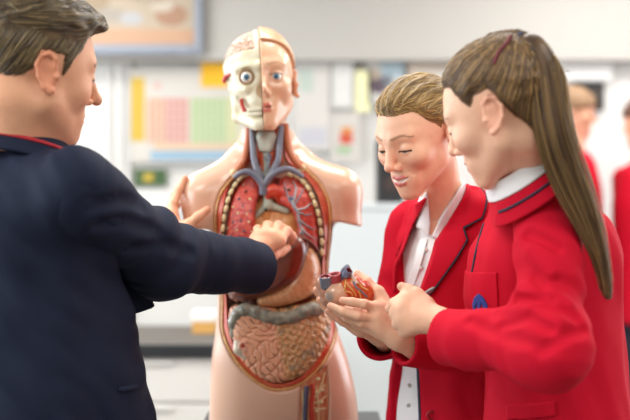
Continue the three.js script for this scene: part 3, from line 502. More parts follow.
  part(torso, 'brain', sculpt(hp.wrap((x, y, z) => { let d = Math.max(sk.cap(-x, y, z) + 0.0045, x + 0.010, 0.045 - y); if (Math.abs(d) < 0.01) d += 0.0036 * (0.5 - Math.min(1, Math.abs(brainFold(x, y, z)) * 1.4)); return d; }), hb[0], hb[1], 0.0022, { lip: 1.6, col: hp.wrapC((x, y, z) => mix3(lin('#94604c'), lin('#d0b19a'), sst(0.05, 0.5, Math.abs(brainFold(x, y, z))))) }), vcol({ roughness: 0.35, clearcoat: 0.35 }), 'pale folded brain');
  const eyeballGeo = (sx) => { const g = new THREE.SphereGeometry(0.0128, 28, 20).rotateX(Math.PI / 2); const c = [], p = g.attributes.position; for (let i = 0; i < p.count; i++) { const a = Math.hypot(p.getX(i), p.getY(i)); c.push(...(p.getZ(i) > 0 && a < 0.0028 ? [0.004, 0.004, 0.006] : p.getZ(i) > 0 && a < 0.0066 ? lin(a > 0.0058 ? '#2b4a63' : '#4f8fb8') : lin('#ece9e2'))); } g.setAttribute('color', new THREE.Float32BufferAttribute(c, 3)); return g.translate(sx, -0.0005, 0.0712).applyMatrix4(hp.m); };
  part(torso, 'eyeball', eyeballGeo(-0.0315), vcol({ roughness: 0.15, clearcoat: 0.8 }), 'bare blue eyeball in the skull socket');
  part(torso, 'eyeball', eyeballGeo(0.031), vcol({ roughness: 0.15, clearcoat: 0.8 }), 'blue eye in the half face');
  const lw = (x, y, z) => hp.toW(V(x, y, z)), redM = mat({ color: '#c33a30', roughness: 0.4, clearcoat: 0.3 });
  part(torso, 'eye_muscle_ring', tube(Array.from({ length: 12 }, (_, i) => lw(-0.0315 + 0.0145 * Math.cos(i * Math.PI / 6), 0.0145 * Math.sin(i * Math.PI / 6), 0.0745)), 0.0024, { closed: true, seg: 3 }), mat({ color: '#a5835f', roughness: 0.5 }));
  part(torso, 'temple_muscle', tube([lw(-0.078, 0.000, 0.016), lw(-0.073, 0.010, 0.028), lw(-0.064, 0.011, 0.042)], 0.006, { rEnd: 0.004 }), redM);
  part(torso, 'jaw_muscle', tube([lw(-0.0445, -0.044, 0.064), lw(-0.0425, -0.058, 0.062), lw(-0.038, -0.072, 0.064)], 0.0045, { rEnd: 0.005 }), redM);
  const toothM = mat({ color: '#e9e4cf', roughness: 0.25 });
  for (let i = 0; i < 6; i++) for (const up of [0, 1]) { const a = (i + 0.5) / 6, x = -0.003 - 0.028 * a, z = 0.0885 - 0.016 * a * a; part(torso, 'tooth', new RoundedBoxGeometry(0.0044, 0.0085, 0.006, 1, 0.0015).rotateY(-0.7 * a).translate(x, up ? -0.0685 : -0.0785, z - 0.002).applyMatrix4(hp.m), toothM); }
}
function folds2(x, y, z) { return (folds2.f ??= folds(21, 0.013, true))(x, y, z); }
// ---------------------------------------------------------------- kit for people
const pxy = (pts, d) => pts.map((p) => { const q = P(p[0], p[1], p[2] ?? d); return [q.x, q.y]; });
const pts3 = (a) => a.map((q) => P(...q));
const skinMat2 = vcol({ roughness: 0.48, sheen: 0.25, sheenColor: new THREE.Color(1, 0.7, 0.6), sheenRoughness: 0.5 });
// a hand from joints: wrist, four fingers of four joints, thumb of four joints
function handField({ wrist, forearm, fingers, thumb, r = 0.0086, wr = 0.023, palm = 0.0135, k = 0.009 }) {
  const W = P(...wrist), A = P(...forearm), F = fingers.map((f) => pts3(f)), T = pts3(thumb);
  const palmF = uni(0.014, ...F.map((f) => cone(W, f[0], wr * 0.72, palm)), cone(W, T[1], wr * 0.7, 0.013), ...F.slice(1).map((f, i) => cone(F[i][0], f[0], palm * 0.85, palm * 0.85)), cone(A, W, wr * 1.12, wr * 0.92));
  const fs = F.map((f, i) => { const q = i === 3 ? r * 0.86 : r; return chain(f, [q * 1.12, q * 1.06, q, q * 0.84], 0.004); });
  fs.push(chain(T, [0.014, r * 1.3, r * 1.18, r * 0.95], 0.006));
  const f = (x, y, z) => { const p = palmF(x, y, z); let d = p; for (const g of fs) d = Math.min(d, smin(p, g(x, y, z), k)); return d; };
  const all = [W, A, ...F.flat(), ...T], tips = [...F.map((q) => q[3]), T[3]], knuckles = F.flatMap((q) => [q[1], q[2]]).concat(F.map((q) => q[0]));
  return { f, box: boxOf(all, 0.035), tips, knuckles };
}
function handGeo(h, skin, blush, cell = 0.003) {
  return sculpt(h.f, h.box[0], h.box[1], cell, { col: (x, y, z) => {
    let t = 0; for (const p of h.tips) t = Math.max(t, 0.55 * (1 - sst(0.004, 0.016, Math.hypot(x - p.x, y - p.y, z - p.z)))); for (const p of h.knuckles) t = Math.max(t, 0.35 * (1 - sst(0.005, 0.013, Math.hypot(x - p.x, y - p.y, z - p.z))));
    const n = 1 + 0.07 * N3(x * 90, y * 90, z * 90); const c = mix3(skin, blush, t); return [c[0] * n, c[1] * n, c[2] * n];
  } });
}
// sleeve: shoulder, elbow, wrist; open at the cuff
function sleeveField(S, E, W, rs, re, rw, { seed = 0, amp = 1, k = 0.05, crease = [], ridge = [], hollow = 0.06 } = {}) {
  const d = W.clone().sub(E).normalize(), u0 = E.clone().sub(S).normalize(), W2 = W.clone().addScaledVector(d, 0.03);
  const LB = W.distanceTo(E), a = cone(S, E, rs, re), b = cone(E, W2, re, rw), inner = cone(E, W2, re - 0.014, rw - 0.0085);
  const side = (v) => { const s = Math.abs(v.y) < 0.9 ? V(0, 1, 0) : V(1, 0, 0); const x = v.clone().cross(s).normalize(); return [x, v.clone().cross(x)]; };
  const [a1, a2] = side(u0), [b1, b2] = side(d);
  const base = (x, y, z) => smax(smin(a(x, y, z), b(x, y, z), k), (x - W.x) * d.x + (y - W.y) * d.y + (z - W.z) * d.z, 0.005);
  const lines = (list) => list.map(([pts, w, h]) => { const q = pts.map(([px, py]) => hit(base, px, py, 1.3, 2.6)).filter(Boolean); return q.length > 1 ? [chain(q, 0, 0.004), w, h] : null; }).filter(Boolean);
  const cr = lines(crease).map(([f, w, h]) => [f, w, h]).concat(lines(ridge).map(([f, w, h]) => [f, w, -h]));
  const f = (x, y, z) => {
    let q = base(x, y, z);
    if (q < 0.03 && q > -0.03) {
      const ea = a(x, y, z), eb = b(x, y, z), t = clamp(0.5 + (ea - eb) / 0.06), px = x - E.x, py = y - E.y, pz = z - E.z;
      const el = Math.exp(-(px * px + py * py + pz * pz) / (0.11 * 0.11));
      const la = px * u0.x + py * u0.y + pz * u0.z, lb = px * d.x + py * d.y + pz * d.z;
      let w = 0;
      if (t < 1) { const s1 = px * a1.x + py * a1.y + pz * a1.z, s2 = px * a2.x + py * a2.y + pz * a2.z; w += (1 - t) * (1.5 * N3(la * 19 + s1 * 9 + seed, s1 * 7, s2 * 7) + 0.4 * N3(la * 44 + s2 * 14, s1 * 12, s2 * 12 + seed)); }
      if (t > 0) { const s1 = px * b1.x + py * b1.y + pz * b1.z, s2 = px * b2.x + py * b2.y + pz * b2.z; w += t * (1.5 * N3(lb * 19 + s1 * 9 + seed, s1 * 7, s2 * 7) + 0.4 * N3(lb * 44 + s2 * 14, s1 * 12, s2 * 12 + seed)); }
      q += amp * w * (0.0028 + 0.0085 * el) * sst(0.0, 0.05, -(lb - LB));
      for (const [g, wd, h] of cr) { const e = g(x, y, z); if (e < wd * 2.5) q += 2.0 * h * Math.exp(-(e / wd) * (e / wd)); }
      if (hollow) q = smax(q, -Math.max(inner(x, y, z), -(lb - W.distanceTo(E)) - hollow), 0.003);
    }
    return q;
  };
  return { f, base, box: boxOf([S, E, W], Math.max(rs, re, rw) + 0.02) };
}
// a piece of cloth lying on a garment, cut to an outline in the x-y plane
const applique = (base, o, t, k = 0.002, extra) => (x, y, z) => { const b = base(x, y, z); let d = smax(smax(b - t, -(b + 0.004), 0.001), o(x, y), k); if (extra) d = Math.max(d, extra(x, y, z)); return d; };
const piping = (base, o, t, w, extra) => (x, y, z) => { const b = base(x, y, z); let d = smax(smax(b - t, -(b + 0.004), 0.001), Math.abs(o(x, y)) - w, 0.001); if (extra) d = Math.max(d, extra(x, y, z)); return d; };
// hair: strands combed over a scalp
function strands({ n, seed, place, start, flow, surf, lift, steps = 12, step = 0.012, rad = 0.0006, color, stop }) {
  const r = rng(seed), pos = [], nor = [], col = [], idx = [], h = 0.002;
  const proj = (p, target) => { for (let i = 0; i < 2; i++) { const d = surf(p.x, p.y, p.z), gx = surf(p.x + h, p.y, p.z) - d, gy = surf(p.x, p.y + h, p.z) - d, gz = surf(p.x, p.y, p.z + h) - d, l = Math.hypot(gx, gy, gz) || 1; const e = (d - target) / Math.max(0.5, l / h); p.x -= gx / l * e; p.y -= gy / l * e; p.z -= gz / l * e; if (i) return V(gx / l, gy / l, gz / l); } };
  for (let s = 0; s < n; s++) {
    const p = start(r); if (!p) continue;
    const li = lift(r), c = color(r), jit = (r() - 0.5), line = [], norm = [];
    for (let i = 0; i <= steps; i++) {
      const N = proj(p, li * (0.3 + 0.7 * Math.min(1, i / 3)));
      line.push(p.clone()); norm.push(N);
      const F = flow(p, jit, i / steps); if (!F) break; F.addScaledVector(N, -F.dot(N)).normalize();
      if (stop && stop(p)) break;
      p.addScaledVector(F, step);
    }
    if (line.length < 3) continue;
    const m = line.length;
    for (let i = 0; i < m; i++) {
      const t = (i < m - 1 ? line[i + 1].clone().sub(line[i]) : line[i].clone().sub(line[i - 1])).normalize(), b = t.clone().cross(norm[i]).normalize(), w = rad * (0.55 + 0.9 * Math.sin(Math.PI * (0.12 + 0.8 * i / m)));
      const base = pos.length / 3;
      for (const [ca, sa] of [[1, 0], [0, 0.8], [-1, 0]]) { const q = line[i].clone().addScaledVector(b, ca * w).addScaledVector(norm[i], sa * w); const nn = b.clone().multiplyScalar(ca * 0.7).addScaledVector(norm[i], 0.75).normalize(); if (place) { q.applyMatrix4(place.m); nn.applyQuaternion(place.q); } pos.push(q.x, q.y, q.z); nor.push(nn.x, nn.y, nn.z); col.push(c[0], c[1], c[2]); }
      if (i) for (const [u, v] of [[0, 1], [1, 2]]) idx.push(base - 3 + u, base + u, base - 3 + v, base + u, base + v, base - 3 + v);
    }
  }
  const g = new THREE.BufferGeometry(); g.setAttribute('position', new THREE.Float32BufferAttribute(pos, 3)); g.setAttribute('normal', new THREE.Float32BufferAttribute(nor, 3)); g.setAttribute('color', new THREE.Float32BufferAttribute(col, 3)); g.setIndex(idx);
  return g;
}
// thickness of combed hair: nothing past the hairline, thin at it, full further in (e: distance inside)
const hairThick = (e, full, soft = 0.03) => e <= 0 ? -0.004 - Math.max(-0.02, e) * -0.8 : -0.004 + 0.0055 * sst(0, 0.004, e) + (full - 0.0015) * sst(0.001, soft, e);
const hairMat = vcol({ roughness: 0.42, sheen: 0.3, sheenColor: new THREE.Color(1, 0.85, 0.6), sheenRoughness: 0.4 });
// frame of a trunk from its centre and the way it faces
const trunkFrame = (x, z, fx, fz) => { const F = V(fx, 0, fz).normalize(); return { c: V(x, 0, z), F, U: V(0, 1, 0), R: V(0, 1, 0).cross(F) }; };
// what stands below the picture: trousers or skirt, legs, shoes
function lowerBody(person, fr, topY, style, cloth, skin) {
  const at = (l, y, f) => fr.c.clone().addScaledVector(fr.R, l).addScaledVector(fr.F, f).setY(y);
  const shoeM = mat({ color: '#17161a', roughness: 0.35 });
  for (const s of [-1, 1]) {
    const sh = uni(0.02, cone(at(s * 0.09, 0.035, -0.06), at(s * 0.10, 0.032, 0.13), 0.036, 0.034));
    part(person, 'shoe', sculpt((x, y, z) => smax(sh(x, y, z), 0.002 - y, 0.004), ...boxOf([at(s * 0.09, 0.03, -0.06), at(s * 0.1, 0.03, 0.13)], 0.06), 0.009), shoeM);
  }
  if (style === 'trousers') { const f = uni(0.03, ...[-1, 1].flatMap((s) => [cone(at(s * 0.075, topY, 0), at(s * 0.085, 0.5, 0.01), 0.1, 0.078), cone(at(s * 0.085, 0.5, 0.01), at(s * 0.09, 0.07, -0.02), 0.078, 0.07)])); part(person, 'trousers', sculpt(f, ...boxOf([at(-0.16, topY, -0.02), at(0.16, 0.06, 0.02)], 0.14), 0.016), cloth); }
  else {
    const f = loft(fr, [[0.45, 0, 0, 0.21, 0.17], [0.7, 0, 0, 0.185, 0.14], [topY, 0, 0, 0.15, 0.11]]); part(person, 'skirt', sculpt(f, ...boxOf([at(-0.22, topY, -0.18), at(0.22, 0.45, 0.18), at(-0.22, 0.45, 0.18), at(0.22, topY, -0.18)], 0.03), 0.015), cloth);
    const g = (x, y, z) => { let d = 1; for (const l of lg) d = Math.min(d, l(x, y, z)); return d; }, lg = [-1, 1].map((s) => chain([at(s * 0.08, 0.6, 0), at(s * 0.08, 0.42, 0.01), at(s * 0.085, 0.3, -0.015), at(s * 0.09, 0.05, -0.03)], [0.065, 0.05, 0.05, 0.032], 0.02));
    part(person, 'tights', sculpt(g, ...boxOf([at(-0.15, 0.62, -0.05), at(0.15, 0.02, 0.05)], 0.08), 0.013), mat({ color: '#20222c', roughness: 0.8 }));
  }
}
// ---------------------------------------------------------------- student in a navy blazer
{
  const fr = trunkFrame(-0.526, -1.86, 0.75, -0.66);
  const person = thing('person', 'person in a dark navy blazer reaching into the opened torso', 'person', V(fr.c.x, 0, fr.c.z));
  const skin = lin('#e6ac8a'), blush = lin('#d8805f');
  const hp = placed(P(38.5, 68, 1.8), facing(V(0.764, -0.134, -0.631), 0.16), 1.06), H = makeHead({ male: 1, lidDrop: 0.5, nose: 1.18 });
  const nb = V(-0.505, 1.42, -1.845), nl = V(...hp.toL(nb.x, nb.y, nb.z)), neck = cone(V(0, -0.055, -0.032), nl, 0.054, 0.062);
  const headF = hp.wrap((x, y, z) => smin(H.f(x, y, z), neck(x, y, z), 0.03));
  const FC = faceColor(H, { skin, blush, lip: lin('#c4735c'), brow: lin('#4a3524'), browT: 0.005 });
  const hb = boxOf([hp.pos.clone().add(V(-0.12, 0.15, -0.13)), hp.pos.clone().add(V(0.13, -0.12, 0.12)), nb], 0.02);
  const head = sculpt(headF, hb[0], hb[1], 0.003, { col: hp.wrapC(FC) });
  // hands
  const hr = handField({ wrist: [252, 254, 2.22], forearm: [236, 266, 2.14], wr: 0.026, r: 0.0098, palm: 0.0138, k: 0.006,
    fingers: [[[279, 241, 2.236], [287, 231, 2.262], [292, 236, 2.295], [291, 242, 2.312]], [[273, 237, 2.240], [278, 226, 2.268], [284, 229, 2.305], [285, 236, 2.322]], [[265, 236, 2.243], [267.5, 225.5, 2.270], [273, 228, 2.308], [275, 236, 2.325]], [[257, 239, 2.242], [257.5, 229, 2.268], [262, 231, 2.300], [264, 238, 2.315]]],
    thumb: [[262, 256, 2.235], [272, 255, 2.25], [281, 251, 2.275], [287, 248, 2.29]] });
  const hl = handField({ wrist: [176, 234, 2.375], forearm: [160, 244, 2.30], wr: 0.025, r: 0.0092, palm: 0.013,
    fingers: [[[172, 215, 2.395], [174.5, 202, 2.402], [179, 190, 2.412], [185, 178.5, 2.42]], [[169, 219, 2.41], [171, 207, 2.425], [175, 195, 2.44], [180, 186, 2.45]], [[168, 224, 2.425], [170, 212, 2.445], [174, 202, 2.46], [179, 194, 2.47]], [[168, 229, 2.435], [170, 219, 2.455], [174, 211, 2.47], [178, 205, 2.48]]],
    thumb: [[181, 230, 2.375], [189, 225, 2.368], [198, 217, 2.366], [207, 210, 2.37]] });
  const S = P(80, 195, 1.72), E = P(160, 258, 1.94), W = P(258, 268, 2.165), SL = V(-0.65, 1.385, -2.0), EL = P(112, 262, 2.15), WL = P(166, 241, 2.32);
  const inner = chain([nb, V(-0.526, 1.2, -1.86), V(-0.526, 0.9, -1.86)], [0.06, 0.09, 0.09], 0.03), armR = chain([nb, S, E, P(236, 266, 2.14)], [0.05, 0.045, 0.036, 0.028], 0.02), armL = chain([nb, SL, EL, P(160, 244, 2.30)], [0.05, 0.045, 0.036, 0.028], 0.02);
  const hid = tint(sculpt(uni(0.03, inner, armR, armL), ...boxOf([nb, V(-0.526, 0.9, -1.86), S, E, SL, EL, P(236, 266, 2.14), P(160, 244, 2.30)], 0.1), 0.013), skin);
  part(person, 'body', merge([head, handGeo(hr, skin, blush), handGeo(hl, skin, blush), hid]), skinMat2, 'face, neck and hands');
  // hair: longer on top, clipped at the sides
  const edge = (x, y, z) => { const yb = z > 0.06 ? 0.066 : z > 0.030 ? 0.030 + 0.036 * sst(0.030, 0.06, z) : z > 0.010 ? -0.004 + 0.034 * sst(0.012, 0.03, z) : z > -0.034 ? 0.026 : -0.012 - 0.062 * sst(0.034, 0.075, -z); return yb - y; };
  const th = (x, y, z) => 0.003 + 0.018 * sst(0.045, 0.095, y) + 0.010 * sst(0.03, 0.10, z) * sst(0.05, 0.085, y);
  const capF = (x, y, z) => { const b = H.base(x, y, z); if (b > 0.08) return b - 0.04; const n = 0.0022 * N3(x * 70, y * 70, z * 45) * (0.4 + 2 * sst(0.05, 0.09, y)); return b - hairThick(-edge(x, y, z) + 0.004 * N3(x * 120, y * 120, z * 120), th(x, y, z) + n, 0.022); };
  const dark = lin('#3a2d1e'), mid = lin('#6e583a'), lightH = lin('#a08a60');
  part(person, 'hair', merge([sculpt(hp.wrap(capF), hb[0].clone().setY(hp.pos.y - 0.1), hb[1].clone().add(V(0.03, 0.05, 0.03)), 0.003, { lip: 1.6, col: hp.wrapC((x, y, z) => { const s = 0.5 + 0.9 * N3(x * 120, y * 60 + z * 60, z * 30); const k = mix3(dark, mid, clamp(s)); return mix3(k, skin, 0.30 * (1 - sst(0.0, 0.05, y))); }) }),
    strands({ n: 4500, seed: 21, place: hp, rad: 0.0007, steps: 7, step: 0.0075, lift: (r) => 0.0005 + 0.003 * r() * r(), surf: capF,
      start: (r) => { for (let i = 0; i < 40; i++) { const p = V((r() - 0.5) * 0.17, -0.06 + 0.2 * r(), -0.12 + 0.25 * r()); const b = H.base(p.x, p.y, p.z); if (Math.abs(b) < 0.02 && edge(p.x, p.y, p.z) < -0.006) { p.addScaledVector(V(p.x, p.y - 0.02, p.z).normalize(), 0.01); return p; } } },
      flow: (p, j) => p.y > 0.055 ? V(0.35 * j + 0.2, 0.25 + 0.6 * sst(0, 0.08, p.z), 0.9) : V(0.2 * j, -0.9, -0.45 + 0.3 * j), color: (r) => mix3(dark, lightH, r() * r()) })]), hairMat, 'short brown hair brushed up at the front');
  // blazer
  const navy = mat({ color: '#1b2236', roughness: 0.8, specularIntensity: 0.35 });
  const trunk = loft(fr, [[0.78, 0, 0.045, 0.205, 0.2], [0.95, 0, 0.045, 0.20, 0.195], [1.08, 0, 0.04, 0.19, 0.18], [1.2, 0, 0.025, 0.185, 0.155], [1.3, 0, 0.0, 0.19, 0.135], [1.38, 0, -0.01, 0.185, 0.11], [1.43, 0, -0.012, 0.135, 0.088], [1.465, 0, -0.012, 0.075, 0.07]], 2.2);
  const yoke = uni(0.04, cone(V(-0.52, 1.41, -1.85), S.clone().add(V(-0.01, 0.02, 0)), 0.055, 0.05), cone(V(-0.52, 1.41, -1.85), SL.clone().add(V(0, 0.02, 0)), 0.055, 0.05));
  const capR = cone(S, S.clone().lerp(E, 0.35), 0.066, 0.055);
  const trunkF = (x, y, z) => { let d = smin(smin(trunk(x, y, z), yoke(x, y, z), 0.04), capR(x, y, z), 0.055); if (Math.abs(d) < 0.03) d += 0.009 * N3(x * 9 + y * 5, y * 8 - x * 5, z * 9) + 0.008 * N3((x + y * 0.8) * 26, (y - x * 0.7) * 9, z * 12); return d; };
  const jacket = part(person, 'blazer', sculpt(trunkF, ...boxOf([V(-0.78, 0.76, -2.12), V(-0.25, 1.49, -1.58)], 0.02), 0.008, { lip: 1.6 }), navy, 'dark navy blazer');
  const sr = sleeveField(S, E, W, 0.072, 0.064, 0.053, { seed: 3, amp: 1.3, k: 0.06, crease: [[[[92, 205], [120, 200], [145, 205]], 0.012, 0.006], [[[100, 225], [130, 222], [160, 232]], 0.012, 0.007], [[[130, 250], [165, 245], [190, 252]], 0.012, 0.005]] });
  part(jacket, 'sleeve', sculpt(sr.f, sr.box[0], sr.box[1], 0.005, { lip: 1.6 }), navy);
  const sl = sleeveField(SL, EL, WL, 0.066, 0.056, 0.047, { seed: 8 });
  part(jacket, 'sleeve', sculpt(sl.f, sl.box[0], sl.box[1], 0.009, { lip: 1.6 }), navy);
  // collar standing round the neck, red stripe
  const cc = V(-0.512, 1.458, -1.842), ax = V(0.16, 1, -0.2).normalize();
  const ring = (r0, r1, h0, h1, t) => (x, y, z) => { const a = x - cc.x, b = y - cc.y, c = z - cc.z, h = a * ax.x + b * ax.y + c * ax.z, rr = Math.sqrt(Math.max(0, a * a + b * b + c * c - h * h)), q = r0 + (r1 - r0) * (h - h0) / (h1 - h0); return smax(Math.abs(rr - q) - t, Math.max(h0 - h, h - h1), 0.004); };
  const cb = boxOf([cc], 0.15);
  part(jacket, 'collar', sculpt(ring(0.103, 0.068, -0.03, 0.034, 0.006), cb[0], cb[1], 0.004), navy);
  part(jacket, 'collar_stripe', sculpt(ring(0.0905, 0.0875, -0.004, 0.0035, 0.0075), cb[0], cb[1], 0.0025), mat({ color: '#a8202c', roughness: 0.8 }), 'red stripe round the collar');
  const flapO = outline(pxy([[112, 268], [146, 282], [155, 308], [131, 316], [108, 322]], 1.97), { smooth: false });
  part(jacket, 'front_flap', sculpt((x, y, z) => smax(Math.abs(z + 1.97 + 0.25 * (x + 0.33) + 0.01 * Math.sin(y * 40)) - 0.006, flapO(x, y), 0.006), ...boxOf(pts3([[105, 265, 1.97], [158, 325, 1.97]]), 0.05), 0.005), navy);
  const vent = outline(pxy([[112, 392, 1.72], [150, 394, 1.72], [150, 400, 1.72], [112, 398, 1.72]], 1.72), { smooth: false });
  part(jacket, 'pocket_flap', sculpt(applique(trunkF, vent, 0.005, 0.002, (x, y, z) => -(z + 1.9)), ...boxOf(pts3([[108, 388, 1.75], [152, 404, 1.75]]), 0.06), 0.004), navy);
  lowerBody(person, fr, 0.86, 'trousers', mat({ color: '#3a3d45', roughness: 0.85 }), skin);
}
// ---------------------------------------------------------------- two students in red blazers, the heart model and a pen
const redCloth = mat({ color: '#c20f2b', roughness: 0.85, specularIntensity: 0.3 }), navyTrim = mat({ color: '#20263c', roughness: 0.8 }), shirtM = mat({ color: '#eef0f2', roughness: 0.85 }), greySkirt = mat({ color: '#343746', roughness: 0.9 });
{ // --- the student cupping the heart
  const fr = trunkFrame(0.325, -2.25, -0.6, 0.8);
  const person = thing('person', 'person with pulled-back fair hair and open red blazer cupping the heart', 'person', V(fr.c.x, 0, fr.c.z));
  const skin = lin('#efbd9f'), blush = lin('#e8a088');
  const hp = placed(P(418, 135, 2.1), facing(V(-0.69, -0.41, 0.595), -0.03), 0.96), H = makeHead({ slim: 1, smile: 1, open: 0.35, lidDrop: 0.72, nose: 1.0 });
  const nb = P(446, 222, 2.22), nl = V(...hp.toL(nb.x, nb.y, nb.z)), neck = cone(V(0, -0.055, -0.032), nl, 0.044, 0.046);
  const chestSkin = ell(P(440, 232, 2.23), V(0.045, 0.03, 0.045));
  const headF = hp.wrap((x, y, z) => smin(H.f(x, y, z), neck(x, y, z), 0.025)), allF = (x, y, z) => smin(headF(x, y, z), chestSkin(x, y, z), 0.03);
  const FC = faceColor(H, { skin, blush, lip: lin('#d2736c'), brow: lin('#8a6244'), browT: 0.0026, teeth: lin('#e6dcd2'), iris: lin('#5b7a7c') });
  const hb = boxOf([hp.pos.clone().add(V(-0.12, 0.14, -0.13)), hp.pos.clone().add(V(0.12, -0.13, 0.13)), nb, P(440, 250, 2.2)], 0.02);
  const head = sculpt(allF, hb[0], hb[1], 0.0023, { col: hp.wrapC(FC) });
  const hl = handField({ wrist: [398, 337, 1.975], forearm: [420, 350, 2.0], wr: 0.023, r: 0.0084, palm: 0.0125,
    fingers: [[[378, 308, 1.972], [364, 304, 1.952], [352, 302, 1.952], [342.5, 300.5, 1.957]], [[377, 318, 1.968], [358, 316, 1.948], [343, 311.5, 1.952], [330.5, 306, 1.962]], [[378, 326, 1.970], [361, 323, 1.960], [347, 318, 1.968], [337, 312, 1.985]], [[382, 332, 1.975], [368, 330, 1.975], [357, 326, 1.982], [349, 320, 1.995]]],
    thumb: [[390, 312, 1.985], [378, 293, 2.005], [367, 282, 2.02], [357.5, 274, 2.035]] });
  const hr2 = handField({ wrist: [381, 334, 2.045], forearm: [386, 340, 2.12], wr: 0.022, r: 0.0082, palm: 0.0125,
    fingers: [[[352, 310, 2.03], [335, 304, 2.035], [322, 299, 2.035], [316, 290, 2.03]], [[354, 316, 2.018], [338, 311, 2.02], [326, 307, 2.02], [319.5, 300, 2.018]], [[357, 326, 2.008], [344, 321, 2.006], [334, 316, 2.004], [328, 311, 2.0]], [[361, 329, 2.0], [350, 326, 1.998], [342, 322, 1.998], [337, 319, 1.998]]],
    thumb: [[366, 318, 2.05], [360, 303, 2.06], [352, 293, 2.06], [345, 285, 2.055]] });
  const SR = P(410, 224, 2.31), ER = P(391, 332, 2.27), WR = P(379, 338, 2.075), SL = P(490, 224, 2.16), EL = P(492, 352, 2.12), WL = P(403, 345, 1.985);
  const arms = uni(0.03, chain([nb, SR, ER, P(386, 340, 2.12)], [0.04, 0.035, 0.03, 0.024], 0.02), chain([nb, SL, EL, P(420, 350, 2.0)], [0.04, 0.035, 0.03, 0.024], 0.02), chain([nb, V(0.315, 1.1, -2.25), V(0.315, 0.85, -2.25)], [0.05, 0.075, 0.08], 0.03));
  const hid = tint(sculpt(arms, ...boxOf([nb, V(0.315, 0.85, -2.25), SR, ER, SL, EL, P(420, 350, 2.0), P(386, 340, 2.1)], 0.1), 0.013), skin);
  part(person, 'body', merge([head, handGeo(hl, skin, blush), handGeo(hr2, skin, blush), hid]), skinMat2, 'smiling face looking down, neck and cupped hands');
  // hair combed straight back
  const tie = V(0, 0.0, -0.13);
  const edge = (x, y, z) => { const ax = Math.abs(x); const yb = z > 0.05 ? 0.066 - 0.22 * Math.max(0, ax - 0.035) : z > 0.02 ? 0.030 + 0.036 * sst(0.02, 0.05, z) : z > 0 ? 0.010 + 0.020 * sst(0, 0.02, z) : z > -0.03 ? 0.020 - 0.035 * sst(0.005, 0.03, -z) : -0.015 - 0.06 * sst(0.03, 0.08, -z); return yb - y; };
  const wave = (x, y, z) => Math.sin(Math.atan2(x, y + 0.01) * 34 + 2.2 * N3(x * 20, y * 20, z * 35));
  const capF = (x, y, z) => { const b = H.base(x, y, z); if (b > 0.06) return b - 0.02; return b - hairThick(-edge(x, y, z) + 0.004 * N3(x * 90, y * 60, z * 90), 0.007 + 0.004 * sst(-0.02, 0.06, y) + 0.0016 * wave(x, y, z), 0.03); };
  const bun = ell(V(0, -0.005, -0.115), V(0.036, 0.034, 0.026)), bunF = (x, y, z) => smin(capF(x, y, z), bun(x, y, z) + 0.002 * Math.sin(Math.atan2(x, y) * 9 + Math.hypot(x, y) * 260), 0.01);
  const dk = lin('#5f4628'), md = lin('#92733f'), lt = lin('#d0ad6c');
  const scalp = (r) => { for (let i = 0; i < 60; i++) { const p = V((r() - 0.5) * 0.17, -0.08 + 0.22 * r(), -0.11 + 0.2 * r()); const b = H.base(p.x, p.y, p.z); if (Math.abs(b) < 0.015 && edge(p.x, p.y, p.z) < 0.002) { p.addScaledVector(V(p.x, p.y - 0.02, p.z).normalize(), 0.01); return p; } } };
  part(person, 'hair', merge([sculpt(hp.wrap(bunF), hb[0].clone().setY(hp.pos.y - 0.13), hb[1].clone().add(V(0.06, 0.03, 0.0)), 0.0026, { lip: 1.7, col: hp.wrapC((x, y, z) => mix3(mix3(dk, md, clamp(0.45 + 0.35 * wave(x, y, z) + 0.5 * N3(x * 110, y * 110, z * 40))), skin, 0.55 * (1 - sst(0.0, 0.009, -edge(x, y, z))))) }),
    strands({ n: 4500, seed: 31, place: hp, rad: 0.0006, steps: 13, step: 0.012, lift: (r) => 0.0002 + 0.0016 * r() * r(), surf: capF, start: scalp, flow: (p, j) => tie.clone().sub(p).add(V(0, 0.03 + 0.02 * Math.sin(p.z * 90 + j * 4) + 0.2 * Math.max(0, p.z), 0)), color: (r) => { const t = r(); return t < 0.55 ? mix3(dk, md, r()) : mix3(md, lt, r()); }, stop: (p) => p.distanceTo(tie) < 0.02 })]), hairMat, 'fair brown hair combed straight back');
  // shirt
  const secs = (g) => [[0.72, 0, 0.005, 0.165 + g, 0.125 + g], [0.9, 0, 0.005, 0.174 + g, 0.125 + g], [1.05, 0, 0.005, 0.156 + g, 0.113 + g], [1.18, 0, 0.012, 0.145 + g, 0.118 + g], [1.26, 0, 0.012, 0.15 + g, 0.118 + g], [1.33, 0, -0.002, 0.145 + g * 0.8, 0.092 + g], [1.368, 0, -0.01, 0.10 + g * 0.6, 0.07 + g * 0.6], [1.392, 0, -0.012, 0.058, 0.058]];
  const shirtT = loft(fr, secs(-0.012), 2.2), neckHole = cone(hp.toW(V(0, -0.055, -0.035)), P(440, 250, 2.14), 0.05, 0.018);
  const vO = outline(pxy([[416, 170], [425, 205], [431, 234], [438, 226], [448, 207], [466, 170]], 2.12), { smooth: false });
  const neckW0 = hp.wrap(neck), neckW = (x, y, z) => smin(neckW0(x, y, z), chestSkin(x, y, z), 0.03), collarTop = P(0, 197, 2.13).y;
  const shirtF = (x, y, z) => { let d = smin(shirtT(x, y, z), Math.max(neckW(x, y, z) - 0.0035, y - collarTop), 0.012); if (Math.abs(d) < 0.02) d += 0.003 * N3(x * 18, y * 9, z * 18) + 0.0015 * N3(x * 45, y * 12, z * 45); return smax(d, -Math.max(vO(x, y), -(z + 2.25)), 0.003); };
  const tb = boxOf([V(0.09, 0.72, -2.45), V(0.54, 1.41, -2.05)], 0.02);
